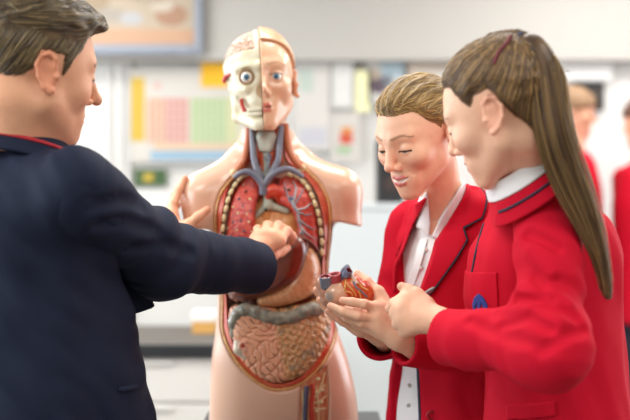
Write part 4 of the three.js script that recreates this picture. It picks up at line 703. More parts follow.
  const shirt = part(person, 'shirt', sculpt(shirtF, tb[0], tb[1], 0.006, { lip: 1.6 }), shirtM, 'white school shirt');
  const colL = outline(pxy([[427, 190], [416, 212], [414, 225], [424, 230], [432, 238], [433, 224], [430, 204]], 2.13), { smooth: false }), colR = outline(pxy([[474, 170], [458, 190], [444, 214], [434, 238], [442, 240], [450, 226], [464, 200], [479, 177]], 2.13), { smooth: false });
  const fro = (x, y, z) => -(z + 2.3);
  const neckT = (x, y, z) => smin(shirtT(x, y, z), neckW(x, y, z) - 0.002, 0.012);
  for (const o of [colL, colR]) part(shirt, 'collar_wing', sculpt(applique(neckT, o, 0.007, 0.002, fro), ...boxOf(pts3([[414, 168, 2.2], [480, 240, 2.1]]), 0.06), 0.003, { lip: 1.6 }), shirtM);
  const plO = outline(pxy([[424, 240], [433, 238], [416, 300], [408, 300]], 2.11), { smooth: false });
  part(shirt, 'placket', sculpt(applique(shirtT, plO, 0.0035, 0.0015, fro), ...boxOf(pts3([[400, 232, 2.2], [438, 305, 2.05]]), 0.05), 0.003, { lip: 1.6 }), shirtM);
  for (const [px, py] of [[426, 250], [421, 268], [416, 286], [409, 385], [408, 405]]) { const q = hit(shirtT, px, py, 1.8, 2.5); if (q) part(shirt, 'button', new THREE.SphereGeometry(0.0045, 10, 6).scale(1, 1, 0.4).translate(q.x, q.y, q.z + 0.0042), mat({ color: '#dcdcd8', roughness: 0.3 })); }
  // blazer with navy piped lapels
  const jacketT = loft(fr, secs(0.006), 2.2), yoke = uni(0.03, cone(P(437, 212, 2.25), SR.clone().add(V(0.01, 0.012, 0)), 0.04, 0.044), cone(P(458, 212, 2.22), SL.clone().add(V(-0.01, 0.012, 0)), 0.04, 0.044));
  const openO = outline(pxy([[428, 150], [427, 195], [420, 215], [409, 243], [399, 268], [394, 300], [389, 350], [386, 440], [423, 440], [421, 372], [420, 320], [421, 296], [437, 242], [449, 222], [463, 199], [480, 176], [480, 150]], 2.13), { smooth: false });
  const jBase = (x, y, z) => { let d = smin(jacketT(x, y, z), yoke(x, y, z), 0.03); if (Math.abs(d) < 0.03) d += 0.006 * N3(x * 10, y * 6, z * 10) + 0.004 * N3(x * 30 + y * 12, y * 8, z * 28); return d; };
  const lapBase = (x, y, z) => smin(jBase(x, y, z), neckW(x, y, z) - 0.008, 0.012);
  const jacketF = (x, y, z) => smax(jBase(x, y, z), -Math.max(openO(x, y), -(z + 2.26)), 0.003);
  const jacket = part(person, 'blazer', sculpt(jacketF, tb[0], tb[1], 0.006, { lip: 1.6 }), redCloth, 'red blazer with navy edging');
  const lapR = outline(pxy([[475, 176], [487, 184], [489, 194], [482, 218], [464, 228], [467, 240], [431, 296], [422, 296], [438, 243], [450, 222], [463, 200]], 2.12), { smooth: false }), lapL = outline(pxy([[427, 196], [414, 206], [410, 226], [405, 246], [395, 272], [393, 296], [398, 296], [400, 268], [410, 242], [421, 214]], 2.15), { smooth: false });
  const trimCut = outline(pxy([[470, 160], [492, 180], [494, 196], [486, 222], [472, 229], [471, 242], [434, 299], [427, 296], [462, 240], [458, 226], [480, 212], [484, 192], [473, 184]], 2.12), { smooth: false });
  const lb = boxOf(pts3([[388, 165, 2.25], [496, 305, 2.05]]), 0.05);
  part(jacket, 'lapel', sculpt(applique(lapBase, lapR, 0.007, 0.002, fro), lb[0], lb[1], 0.003, { lip: 1.6 }), redCloth);
  part(jacket, 'lapel', sculpt(applique(lapBase, lapL, 0.007, 0.002, fro), lb[0], lb[1], 0.0035, { lip: 1.6 }), redCloth);
  part(jacket, 'lapel_piping', sculpt(piping(lapBase, lapR, 0.0088, 0.0017, (x, y, z) => Math.max(-(z + 2.3), trimCut(x, y))), lb[0], lb[1], 0.0022, { lip: 1.8 }), navyTrim, 'navy piping');
  part(jacket, 'edge_piping', sculpt(applique(shirtT, outline(pxy([[388.5, 362], [390.5, 362], [388.5, 430], [386.5, 430]], 2.12), { smooth: false }), 0.016, 0.001, fro), ...boxOf(pts3([[380, 340, 2.2], [402, 440, 2.1]]), 0.05), 0.0025, { lip: 1.8 }), navyTrim, 'navy piping');
  part(jacket, 'edge_piping', sculpt(applique(shirtT, outline(pxy([[420.5, 372], [422.5, 372], [424, 430], [422, 430]], 2.12), { smooth: false }), 0.018, 0.001, fro), ...boxOf(pts3([[416, 350, 2.2], [428, 440, 2.05]]), 0.05), 0.0025, { lip: 1.8 }), navyTrim, 'navy piping');
  const jb = hit(jBase, 431, 415, 1.8, 2.6); if (jb) part(jacket, 'button', new THREE.TorusGeometry(0.0075, 0.0028, 8, 18).translate(jb.x, jb.y, jb.z + 0.002), mat({ color: '#a3162a', roughness: 0.35 }));
  const sR = sleeveField(SR, ER, WR, 0.051, 0.046, 0.046, { seed: 12, k: 0.05, hollow: 0.12 }), sL = sleeveField(SL, EL, WL, 0.052, 0.047, 0.039, { seed: 17, hollow: 0.05 });
  part(jacket, 'sleeve', sculpt(sR.f, sR.box[0], sR.box[1], 0.005, { lip: 1.6 }), redCloth); part(jacket, 'sleeve', sculpt(sL.f, sL.box[0], sL.box[1], 0.005, { lip: 1.6 }), redCloth);
  lowerBody(person, fr, 0.8, 'skirt', greySkirt, skin);
}
{ // --- heart model
  const h = thing('heart_model', 'small anatomical heart with open vessels held in cupped hands', 'anatomy model', P(347, 287, 2.005));
  const c = (px, py, z = 0) => P(px, py, 2.005 - z), hm = (o) => vcol({ roughness: 0.3, clearcoat: 0.5, clearcoatRoughness: 0.2, ...o });
  const leftF = uni(0.012, cone(c(324, 284, 0), c(331, 297, 0.004), 0.0165, 0.021));
  part(h, 'atrium', sculpt(leftF, ...boxOf(pts3([[324, 284, 2.005], [331, 297, 2.005]]), 0.03), 0.0026, { col: (x, y, z) => mix3(lin('#c9927a'), lin('#b57a62'), sst(-0.3, 0.4, N3(x * 80, y * 80, z * 80))) }), hm(), 'tan side chamber');
  part(h, 'ventricle', sculpt(uni(0.01, ell(c(338, 294.5, 0.014), V(0.026, 0.024, 0.022))), ...boxOf([c(338, 293, 0.014)], 0.035), 0.0026, { col: (x, y, z) => { const p = c(329, 297, 0.03); return mix3(lin('#dba98c'), lin('#8f8a86'), 0.8 * (1 - sst(0.005, 0.013, Math.hypot(x - p.x, y - p.y)))); } }), hm(), 'pale rounded chamber with a grey patch');
  const redF = uni(0.015, cone(c(352, 288, 0.012), c(362, 291, 0.008), 0.024, 0.019), cone(c(360, 290, 0.006), c(369, 295, 0), 0.016, 0.012));
  part(h, 'heart_muscle', sculpt((x, y, z) => redF(x, y, z) + 0.0008 * Math.sin(x * 500 + y * 300), ...boxOf([c(352, 288, 0), c(369, 295, 0)], 0.04), 0.0026, { col: (x, y, z) => mix3(lin('#cf3f26'), lin('#e06a35'), sst(-0.4, 0.4, N3(x * 90, y * 90, z * 90))) }), hm(), 'red orange muscle');
  const on = (pts) => pts.map(([px, py]) => { const q = hit(redF, px, py, 1.8, 2.2) ?? c(px, py, 0.03); return V(q.x, q.y, q.z + 0.0006); });
  const yel = mat({ color: '#e4b765', roughness: 0.4 }), blu = mat({ color: '#7d8296', roughness: 0.35 });
  for (const [pts, r, m] of [[[[347, 285], [352, 289], [356, 296]], 0.0014, yel], [[[345, 291], [351, 293], [353, 298]], 0.0012, yel], [[[353, 281], [356, 287], [362, 292], [367, 297]], 0.0018, blu], [[[358, 282], [362, 287], [368, 290]], 0.0014, yel], [[[351, 280], [358, 289], [361, 298]], 0.0015, yel], [[[346, 280], [345, 288], [344, 297]], 0.0018, yel]]) part(h, 'coronary_vessel', tube(on(pts), r, {}), m);
  const stub = (a, b, r, col, inCol, name) => { const g = sculpt((x, y, z) => Math.max(cone(a, b, r, r)(x, y, z), -cone(a.clone().lerp(b, 0.3), b.clone().add(b.clone().sub(a).multiplyScalar(0.6)), r * 0.68, r * 0.68)(x, y, z), (x - b.x) * D.x + (y - b.y) * D.y + (z - b.z) * D.z), ...boxOf([a, b], r + 0.006), 0.002, { col: (x, y, z) => { const q = cone(a, b.clone().add(b.clone().sub(a)), 0, 0)(x, y, z); return q < r * 0.82 ? inCol : col; } }); part(h, name, g, hm()); };
  let D = V(-0.15, 1, 0.35).normalize();
  stub(c(326.5, 285, 0.012), c(325.5, 276, 0.016), 0.0125, lin('#6b6d7e'), lin('#8e3a48'), 'vein_stub'); stub(c(335, 285, 0.010), c(334.5, 273.5, 0.014), 0.0125, lin('#b03a44'), lin('#c4646a'), 'artery_stub');
  D = V(0.5, 0.6, 0.5).normalize(); part(h, 'lung_artery', tube([c(341, 282, 0.008), c(343, 274, 0.006), c(346, 268.5, 0.01), c(349, 267, 0.012)], 0.007, { rEnd: 0.0065 }), blu);
  stub(c(346, 275, 0.02), c(349.5, 270, 0.028), 0.008, lin('#7f86a6'), lin('#93303a'), 'artery_stub');
  part(h, 'pale_vessel', tube([c(349, 274, 0.016), c(353, 278, 0.024), c(357, 284, 0.032)], 0.0042, {}), mat({ color: '#d9b3a2', roughness: 0.35 }));
}
{ // --- the student with the ponytail
  const fr = trunkFrame(0.445, -1.94, -0.93, -0.28);
  const person = thing('person', 'person with a long brown ponytail and red blazer pointing at the heart', 'person', V(fr.c.x, 0, fr.c.z));
  const skin = lin('#efbd9f'), blush = lin('#e6a088');
  const hp = placed(P(498, 111, 1.745), facing(V(-0.774, -0.365, -0.517), -0.19), 0.97), H = makeHead({ slim: 0.8, smile: 0.9, open: 0.35, lidDrop: 0.7, nose: 0.95 });
  const nb = P(528, 196, 1.86), nl = V(...hp.toL(nb.x, nb.y, nb.z)), neck = cone(V(0, -0.055, -0.030), nl, 0.044, 0.046);
  const headF = hp.wrap((x, y, z) => smin(H.f(x, y, z), neck(x, y, z), 0.025));
  const FC = faceColor(H, { skin, blush, lip: lin('#d2736c'), brow: lin('#7a5840'), browT: 0.0024, teeth: lin('#f2ece4') });
  const hb = boxOf([hp.pos.clone().add(V(-0.12, 0.14, -0.13)), hp.pos.clone().add(V(0.12, -0.13, 0.13)), nb], 0.02);
  const head = sculpt(headF, hb[0], hb[1], 0.0025, { col: hp.wrapC(FC) });
  const hh = handField({ wrist: [441, 322, 1.85], forearm: [462, 330, 1.80], wr: 0.0225, r: 0.0086, palm: 0.0130,
    fingers: [[[405, 300, 1.882], [394, 303, 1.885], [390, 309, 1.895], [397, 313, 1.905]], [[401, 309, 1.872], [394, 314, 1.882], [398, 319, 1.902], [408, 317, 1.91]], [[403, 319, 1.868], [397, 324, 1.878], [402, 328, 1.898], [412, 325, 1.908]], [[408, 328, 1.868], [403, 333, 1.876], [408, 336, 1.893], [416, 332, 1.902]]],
    thumb: [[426, 304, 1.875], [416, 295, 1.885], [408, 290, 1.892], [401.5, 286.5, 1.896]] });
  const S = P(546, 214, 1.785), E = P(553, 350, 1.645), W = P(445, 337, 1.812), SR = V(0.50, 1.36, -2.09), ER = V(0.44, 1.12, -2.14), WR = V(0.30, 1.12, -1.99);
  const arms = uni(0.03, chain([nb, S, E, P(462, 330, 1.80)], [0.04, 0.035, 0.03, 0.024], 0.02), chain([nb, SR, ER, WR], [0.04, 0.035, 0.03, 0.024], 0.02), chain([nb, V(0.445, 1.1, -1.94), V(0.445, 0.85, -1.94)], [0.05, 0.075, 0.08], 0.03));
  const hid = tint(sculpt(arms, ...boxOf([nb, V(0.445, 0.85, -1.94), S, E, SR, ER, WR, P(462, 330, 1.80)], 0.1), 0.013), skin);
  part(person, 'body', merge([head, handGeo(hh, skin, blush), hid]), skinMat2, 'smiling face in profile, neck and pointing hand');
  // hair drawn up to a high tie, long tail over the shoulder
  const tie = V(0, 0.088, -0.082);
  const edge = (x, y, z) => { const ax = Math.abs(x); const yb = z > 0.05 ? 0.070 - 0.2 * Math.max(0, ax - 0.03) : z > 0.014 ? 0.018 + 0.052 * sst(0.014, 0.05, z) : z > -0.026 ? 0.032 - 0.014 * sst(0.0, 0.014, z) : z > -0.044 ? 0.032 - 0.061 * sst(0.026, 0.044, -z) : -0.029 - 0.12 * sst(0.044, 0.075, -z); return yb - y; };
  const T = V(tie.x, tie.y, tie.z);
  const wv = (x, y, z) => { const a = Math.atan2(x, (z - T.z) * 0.8 - (y - T.y) * 0.6); return Math.sin(a * 26 + 2.5 * N3(x * 25, y * 25, z * 25)); };
  const capF = (x, y, z) => { const b = smin(H.base(x, y, z), neck(x, y, z), 0.025); if (b > 0.06) return b - 0.02; const near = Math.exp(-((x * x + (y - T.y) ** 2 + (z - T.z) ** 2) / 0.0016)); return b - hairThick(-edge(x, y, z) + 0.005 * N3(x * 80, y * 80, z * 80), 0.008 + 0.003 * sst(-0.02, 0.06, y) + 0.008 * near + 0.0011 * wv(x, y, z), 0.03); };
  const dk = lin('#3f2c1a'), md = lin('#6b4f30'), lt = lin('#b08d58');
  const scalp = (r) => { for (let i = 0; i < 60; i++) { const p = V((r() - 0.5) * 0.17, -0.14 + 0.27 * r(), -0.11 + 0.2 * r()); const b = smin(H.base(p.x, p.y, p.z), neck(p.x, p.y, p.z), 0.025); if (Math.abs(b) < 0.015 && edge(p.x, p.y, p.z) < 0.003 && !(p.y < 0.032 && p.z > -0.036)) { p.addScaledVector(V(p.x, p.y < -0.06 ? 0 : p.y - 0.02, p.z).normalize(), 0.01); return p; } } };
  const cap = sculpt(hp.wrap(capF), hb[0].clone().setY(hp.pos.y - 0.17), hb[1].clone().add(V(0.03, 0.03, 0.0)), 0.0028, { lip: 1.7, col: hp.wrapC((x, y, z) => mix3(mix3(dk, md, clamp(0.4 + 0.3 * wv(x, y, z) + 0.6 * N3(x * 90, y * 90, z * 60))), skin, 0.55 * (1 - sst(0.0, 0.009, -edge(x, y, z))))) });
  const comb = strands({ n: 5200, seed: 41, place: hp, rad: 0.0006, steps: 15, step: 0.0115, lift: (r) => 0.0002 + 0.002 * r() * r(), surf: capF, start: scalp, flow: (p, j) => T.clone().sub(p).add(V(0.02 * j, 0, 0)), color: (r) => { const t = r(); return t < 0.6 ? mix3(dk, md, r()) : mix3(md, lt, r()); }, stop: (p) => p.distanceTo(T) < 0.016 });
  // trunk and blazer
  const secs = (g) => [[0.74, 0, -0.01, 0.175 + g, 0.15 + g], [0.92, 0, -0.005, 0.16 + g, 0.14 + g], [1.06, 0, 0, 0.15 + g, 0.128 + g], [1.18, 0, 0.022, 0.158 + g, 0.142 + g], [1.27, 0, 0.02, 0.162 + g, 0.14 + g], [1.335, 0, 0.015, 0.155 + g, 0.11 + g], [1.38, 0, 0.04, 0.105 + g, 0.08 + g], [1.41, 0, 0.06, 0.06, 0.058]];
  const jT = loft(fr, secs(0), 2.15), yoke = cone(P(550, 204, 1.86), S.clone().add(V(0, 0.012, 0)), 0.045, 0.046);
  const backFold = [[[[592, 255], [584, 310], [578, 380]], 0.014, 0.006]];
  const jBase = (x, y, z) => { let d = smin(jT(x, y, z), yoke(x, y, z), 0.035); if (Math.abs(d) < 0.03) d += 0.006 * N3(x * 9, y * 6, z * 9) + 0.005 * N3(x * 24 + y * 10, y * 7, z * 24); return d; };
  const tb = boxOf([V(0.24, 0.74, -2.15), V(0.66, 1.44, -1.74)], 0.03);
  const jacket = part(person, 'blazer', sculpt(jBase, tb[0], tb[1], 0.006, { lip: 1.6 }), redCloth, 'red blazer with crest on the breast pocket');
  const sl = sleeveField(S, E, W, 0.058, 0.052, 0.049, { seed: 5, amp: 1.25, k: 0.05,
    crease: [[[[508, 240], [528, 234], [556, 248]], 0.009, 0.008], [[[512, 262], [534, 276], [550, 298]], 0.009, 0.007], [[[516, 300], [540, 302], [575, 318]], 0.009, 0.007], [[[500, 326], [528, 318], [550, 330]], 0.008, 0.006], [[[540, 350], [562, 338], [582, 330]], 0.009, 0.006], [[[470, 322], [500, 335], [535, 345]], 0.01, 0.004]],
    ridge: [[[[505, 252], [530, 252], [552, 272]], 0.01, 0.006], [[[520, 288], [545, 290], [570, 302]], 0.009, 0.005], [[[500, 312], [530, 308], [560, 322]], 0.009, 0.005]] });
  part(jacket, 'sleeve', sculpt(sl.f, sl.box[0], sl.box[1], 0.0045, { lip: 1.6 }), redCloth);
  const srr = sleeveField(SR, ER, WR, 0.055, 0.05, 0.044, { seed: 6 }); part(jacket, 'sleeve', sculpt(srr.f, srr.box[0], srr.box[1], 0.01, { lip: 1.6 }), redCloth);
  const fro = (x, y, z) => -(z + 2.02);
  const pkO = outline(onSurface(jBase, [[463, 276], [497, 272], [500, 330], [464, 334]]), { smooth: false }), pb = boxOf(pts3([[450, 262, 2.0], [506, 340, 1.76]]), 0.05);
  part(jacket, 'breast_pocket', sculpt(applique(jBase, pkO, 0.0035, 0.002, fro), pb[0], pb[1], 0.003, { lip: 1.6 }), redCloth);
  // crest
  const arch = outline(onSurface(jBase, [[470, 314], [468.5, 304], [471, 297], [476, 293], [481, 297], [485, 304], [486, 313], [481, 314], [480, 306], [478, 302.5], [478.5, 314], [474.5, 314], [474, 302.5], [472.5, 306], [473.5, 314]].map(([a, b]) => [a + 2, b])), { smooth: false, res: 0.0006, margin: 0.01 });
  part(jacket, 'crest', sculpt(applique(jBase, arch, 0.006, 0.0006, fro), ...boxOf(pts3([[466, 290, 2.0], [488, 317, 1.8]]), 0.03), 0.0016, { lip: 1.8 }), mat({ color: '#2a3f8f', roughness: 0.8 }), 'blue embroidered arched crest');
  const edgePts = [[483, 224], [480, 236], [476, 252], [472.5, 270], [470.5, 285], [470, 298]].map(([px, py]) => { for (let k = 0; k < 12; k++) { const q = hit(jBase, px + k * 0.75, py, 1.4, 2.4); if (q) return q; } return null; }).filter(Boolean);
  if (edgePts.length > 2) part(jacket, 'edge_piping', tube(edgePts, 0.0024, { seg: 6 }), navyTrim, 'navy piping');
  const lowO = outline(onSurface(jBase, [[505, 404], [556, 400], [557, 416], [506, 420]]), { smooth: false }); part(jacket, 'pocket_flap', sculpt(applique(jBase, lowO, 0.004, 0.002, fro), ...boxOf(pts3([[500, 396, 1.9], [562, 424, 1.72]]), 0.06), 0.0035, { lip: 1.6 }), redCloth);
  // shirt collar and blazer collar round the neck
  const cc = P(522, 171, 1.80), ax = V(-0.58, 0.79, 0.10).normalize();
  const ring = (r0, r1, h0, h1, t) => (x, y, z) => { const a = x - cc.x, b = y - cc.y, c = z - cc.z, h = a * ax.x + b * ax.y + c * ax.z, rr = Math.sqrt(Math.max(0, a * a + b * b + c * c - h * h)), q = r0 + (r1 - r0) * (h - h0) / (h1 - h0); return smax(Math.abs(rr - q) - t, Math.max(h0 - h, h - h1), 0.003); };
  const cb = boxOf([cc], 0.12);
  part(person, 'shirt_collar', sculpt(ring(0.074, 0.062, -0.012, 0.018, 0.0035), cb[0], cb[1], 0.0028), shirtM, 'white shirt collar');
  const bl = part(jacket, 'collar', sculpt(((g) => (x, y, z) => Math.max(g(x, y, z), P(498, 0, 1.76).x - x))(ring(0.092, 0.071, -0.05, -0.012, 0.005)), cb[0], cb[1], 0.0032), redCloth);
  part(bl, 'collar_piping', sculpt(((g) => (x, y, z) => Math.max(g(x, y, z), P(499, 0, 1.76).x - x))(ring(0.0815, 0.079, -0.029, -0.0245, 0.0072)), cb[0], cb[1], 0.0022), navyTrim, 'navy piping');
  // ponytail
  const path = pts3([[517, 44, 1.702], [531, 46, 1.692], [543, 68, 1.685], [549, 102, 1.68], [556, 140, 1.678], [569, 178, 1.692], [588, 222, 1.70], [600, 258, 1.71], [608, 296, 1.72]]);
  for (let i = 6; i < path.length; i++) { const px = 315 + path[i].x * FPX / -path[i].z, py = 210 - (path[i].y - EYE) * FPX / -path[i].z; const q = hit((x, y, z) => Math.min(jBase(x, y, z), sl.f(x, y, z)), px, py, 1.4, 2.3); if (q) path[i] = P(px, py, Math.min(-q.z - 0.012, 1.705 + 0.012 * (i - 6))); }
  const curve = new THREE.CatmullRomCurve3(path, false, 'centripetal'), wid = (t) => 0.009 + 0.018 * sst(0, 0.2, t) - 0.018 * sst(0.5, 1, t);
  const cps = curve.getPoints(30), core = sculpt(chain(cps, cps.map((_, i) => wid(i / 30) * 0.8), 0.01), ...boxOf(cps, 0.035), 0.004, { col: (x, y, z) => mix3(dk, md, clamp(0.4 + 0.8 * N3(x * 60, y * 12, z * 60))) });
  const r = rng(77), gs = [];
  for (let i = 0; i < 420; i++) {
    const a = r() * 6.283, q = Math.sqrt(r()), t1 = 0.72 + 0.28 * Math.sqrt(r()), t0 = i % 5 ? 0.02 : 0.1 * r(), n = 12, ln = [], ph = r() * 6, sp = 0.8 + 0.5 * r();
    for (let k = 0; k <= n; k++) { const t = t0 + (t1 - t0) * k / n, p = curve.getPointAt(t), tg = curve.getTangentAt(t), b = tg.clone().cross(V(0, 0, 1)).normalize(), w = wid(t) * sp; ln.push(p.add(b.multiplyScalar(Math.cos(a) * q * w + 0.002 * Math.sin(ph + 5 * t))).add(V(0, 0, Math.sin(a) * q * w))); }
    const tt = r(); gs.push(tint(tube(ln, 0.0011, { rEnd: 0.0005, seg: 2, sides: 3 }), tt < 0.35 ? mix3(dk, md, r()) : mix3(md, lt, r())));
  }
  // loose hair from the nape
  for (let i = 0; i < 90; i++) { const x0 = 528 + 26 * r(), p = [[x0 - 6 + 8 * r(), 118 + 10 * r(), 1.685 + 0.03 * r()], [x0, 140, 1.70 + 0.03 * r()], [x0 + 2 + 7 * r(), 160 + 8 * r(), 1.725 + 0.03 * r()]]; gs.push(tint(tube(pts3(p), 0.0009, { rEnd: 0.0004, seg: 3, sides: 3 }), mix3(dk, lt, r()))); }
  part(person, 'hair', merge([cap, comb, core, ...gs]), hairMat, 'brown hair in a high ponytail');
  const tw = hp.toW(tie), ta = curve.getTangentAt(0.02), tq = new THREE.Quaternion().setFromUnitVectors(V(0, 0, 1), ta);
  part(person, 'hair_tie', new THREE.TorusGeometry(0.0155, 0.0055, 8, 20).applyQuaternion(tq).translate(path[0].x + ta.x * 0.006, path[0].y + ta.y * 0.006, path[0].z + 0.002), mat({ color: '#1d2a4a', roughness: 0.7 }), 'dark blue hair tie');
  part(person, 'hair_ribbon', tube(pts3([[517, 43, 1.69], [509, 46, 1.68], [501, 54, 1.67], [494, 64, 1.66]]).map((p) => { const L = hp.toL(p.x, p.y, p.z), v = V(...L); for (let i = 0; i < 6; i++) { const d = capF(v.x, v.y, v.z), h = 0.002, g = V(capF(v.x + h, v.y, v.z) - d, capF(v.x, v.y + h, v.z) - d, capF(v.x, v.y, v.z + h) - d).normalize(); v.addScaledVector(g, -(d - 0.004)); } return hp.toW(v); }), 0.003, {}), mat({ color: '#6d2530', roughness: 0.7 }), 'dark red ribbon');
  lowerBody(person, fr, 0.82, 'skirt', greySkirt, skin);
}
single('pen', merge([tube(pts3([[412, 302, 1.90], [428, 291.5, 1.905], [432, 289, 1.906]]), 0.0034, { rEnd: 0.003 }), tube(pts3([[432, 289, 1.906], [434.5, 287.3, 1.907]]), 0.003, { rEnd: 0.0008 })]), mat({ color: '#8d8f90', roughness: 0.35, metalness: 0.3 }), 'slim grey pen sticking out of the pointing hand', 'pen');
// ---------------------------------------------------------------- the back of the classroom
const BD = 5.55;                                                        // just in front of the back wall
const B = (px, py, d = BD) => P(px, py, d);
const sheetTex = (w, h, draw) => { const c = document.createElement('canvas'); c.width = w; c.height = h; draw(c.getContext('2d'), w, h); const t = new THREE.CanvasTexture(c); t.colorSpace = THREE.SRGBColorSpace; return t; };
function sheet(name, label, cat, x0, y0, x1, y1, draw, { d = BD, t = 0.004, group, W = 256 } = {}) {
  const a = B(x0, y1, d), b = B(x1, y0, d), w = b.x - a.x, h = b.y - a.y, g = new THREE.BoxGeometry(w, h, t);
  const print = typeof draw === 'function' ? mat({ map: sheetTex(W, Math.max(16, Math.round(W * h / w)), draw), color: '#d6d4d1', roughness: 0.75 }) : mat({ color: draw, roughness: 0.75 }), edge = mat({ color: '#f0efec', roughness: 0.8 });
  const o = new THREE.Mesh(g, [edge, edge, edge, edge, print, edge]); o.name = numbered(name); o.position.set((a.x + b.x) / 2, (a.y + b.y) / 2, -d); o.castShadow = o.receiveShadow = true; o.userData = { label, category: cat }; if (group) o.userData.group = group; scene.add(o); return o;
}
{
  const blot = (c, list, w, h) => { for (const [x, y, rx, ry, col] of list) { c.fillStyle = col; c.beginPath(); c.ellipse(x * w, y * h, rx * w, ry * h, 0, 0, 7); c.fill(); } };
  // framed print high on the wall
  { const t = thing('framed_print', 'framed beige and brown print hanging high on the back wall', 'picture', B(142, 48));
    const a = B(84, 48), b = B(197, -28), fz = -5.46;
    const fm = mat({ color: '#848b98', roughness: 0.5 });
    for (const [x0, x1, y0, y1] of [[a.x, b.x, a.y - 0.05, a.y], [a.x, b.x, b.y, b.y + 0.04], [a.x - 0.04, a.x, a.y - 0.05, b.y + 0.04], [b.x, b.x + 0.04, a.y - 0.05, b.y + 0.04]]) part(t, 'frame_bar', box(x0, x1, y0, y1, fz, fz + 0.04, 0.006), fm);
    const g = new THREE.BoxGeometry(b.x - a.x, b.y - a.y, 0.01).translate((a.x + b.x) / 2, (a.y + b.y) / 2, fz + 0.015);
    part(t, 'print', g, mat({ roughness: 0.7, map: sheetTex(256, 170, (c, w, h) => { c.fillStyle = '#a89a88'; c.fillRect(0, 0, w, h); c.fillStyle = '#b38f74'; c.fillRect(0, h * 0.8, w, h * 0.2); blot(c, [[0.25, 0.62, 0.16, 0.1, '#979086'], [0.45, 0.66, 0.1, 0.08, '#a3a4a8'], [0.8, 0.62, 0.14, 0.14, '#9a7862'], [0.72, 0.5, 0.1, 0.08, '#b5aa9c'], [0.6, 0.35, 0.2, 0.12, '#9d907e'], [0.15, 0.4, 0.12, 0.16, '#94846f']], w, h); }) })); }
  // narrow wall panels beside the poster
  for (const [x0, x1, c] of [[104, 112, '#c5c3c0'], [114, 121, '#d8d6d2'], [123, 130, '#c3c1bf']]) { const a = B(x0, 330), b = B(x1, 58); const o = structure(`trim_${c === '#d8d6d2' ? 3 : x0 < 110 ? 2 : 4}`, box(a.x, b.x, a.y, b.y, ROOM.z0, ROOM.z0 + 0.03, 0.004), mat({ color: c, roughness: 0.7 })); }
  sheet('wall_poster', 'large chart poster of coloured cells with a yellow strip', 'poster', 131, 68, 246, 162, (c, w, h) => {
    c.fillStyle = '#e2dfda'; c.fillRect(0, 0, w, h); c.fillStyle = '#e2c04e'; c.fillRect(0, h * 0.1, w * 0.12, h * 0.68);
    const cell = (x, y, k) => { c.fillStyle = k; c.fillRect(w * x + 1, h * y + 1, w * 0.05 - 2, h * 0.075 - 2); };
    for (let i = 0; i < 7; i++) for (let j = 0; j < 6; j++) cell(0.14 + i * 0.052, 0.32 + j * 0.08, i < 3 ? '#e3ad8c' : '#e39b94');
    for (let i = 0; i < 8; i++) for (let j = 0; j < 6; j++) cell(0.52 + i * 0.052, 0.32 + j * 0.08, i < 6 ? '#b4d394' : '#d8dfa0');
    for (let i = 0; i < 14; i++) cell(0.2 + i * 0.052, 0.80, '#efc9a0'); c.fillStyle = '#9fc4e0'; c.fillRect(w * 0.17, h * 0.88, w * 0.8, h * 0.1); c.fillStyle = '#e8b9b3'; c.fillRect(w * 0.2, h * 0.16, w * 0.06, h * 0.06);
  });
  sheet('wall_sheet', 'plain bright yellow sheet pinned above the chart poster', 'sheet', 201, 63, 228, 87, '#e0aa1e', { d: BD - 0.008 });
  sheet('wall_sheet', 'pale printed sheet with coloured blocks behind the torso shoulder', 'sheet', 296, 60, 330, 150, (c, w, h) => { c.fillStyle = '#eceae8'; c.fillRect(0, 0, w, h); c.fillStyle = '#d7d9e6'; c.fillRect(w * 0.1, h * 0.75, w * 0.8, h * 0.2); c.fillStyle = '#cfe0d8'; c.fillRect(w * 0.1, h * 0.1, w * 0.4, h * 0.25); });
  sheet('wall_sheet', 'white sheet with red, orange and green squares', 'sheet', 331, 112, 360, 162, (c, w, h) => { c.fillStyle = '#e4e2df'; c.fillRect(0, 0, w, h); c.fillStyle = '#e2644c'; c.fillRect(w * 0.3, h * 0.42, w * 0.45, h * 0.22); c.fillStyle = '#f0a860'; c.fillRect(w * 0.35, h * 0.3, w * 0.4, h * 0.12); c.fillStyle = '#a9cfa0'; c.fillRect(w * 0.2, h * 0.7, w * 0.5, h * 0.12); });
  sheet('wall_sheet', 'blank white sheet above the red and orange squares', 'sheet', 332, 62, 353, 108, '#cfcecc');
  sheet('wall_sheet', 'pale yellow green sheet beside the dark picture', 'sheet', 355, 70, 371, 112, '#e4e2b4');
  sheet('wall_poster', 'small picture of a dark purple shape under blue', 'poster', 368, 58, 404, 104, (c, w, h) => { c.fillStyle = '#e3e3e2'; c.fillRect(0, 0, w, h); c.fillStyle = '#b8d0de'; c.fillRect(w * 0.35, 0, w * 0.65, h * 0.42); blot(c, [[0.3, 0.58, 0.26, 0.2, '#6a5a68'], [0.2, 0.35, 0.16, 0.12, '#c7b7a6'], [0.55, 0.5, 0.14, 0.14, '#7f8794']], w, h); });
  sheet('wall_poster', 'pale tan poster beside the dark shape picture', 'poster', 408, 46, 470, 110, (c, w, h) => { c.fillStyle = '#ddcfc3'; c.fillRect(0, 0, w, h); c.fillStyle = '#e8e4de'; c.fillRect(w * 0.1, h * 0.4, w * 0.8, h * 0.5); });
  sheet('wall_poster', 'black poster with orange picture behind the red blazer', 'poster', 573, 82, 604, 111, (c, w, h) => { c.fillStyle = '#2a2523'; c.fillRect(0, 0, w, h); blot(c, [[0.35, 0.5, 0.16, 0.2, '#a5603c'], [0.72, 0.45, 0.12, 0.18, '#5d5148'], [0.5, 0.8, 0.3, 0.08, '#7c3f2a']], w, h); });
  sheet('wall_board', 'wide white board on the back wall beside the black poster', 'board', 545, 48, 612, 80, '#cfcecc');
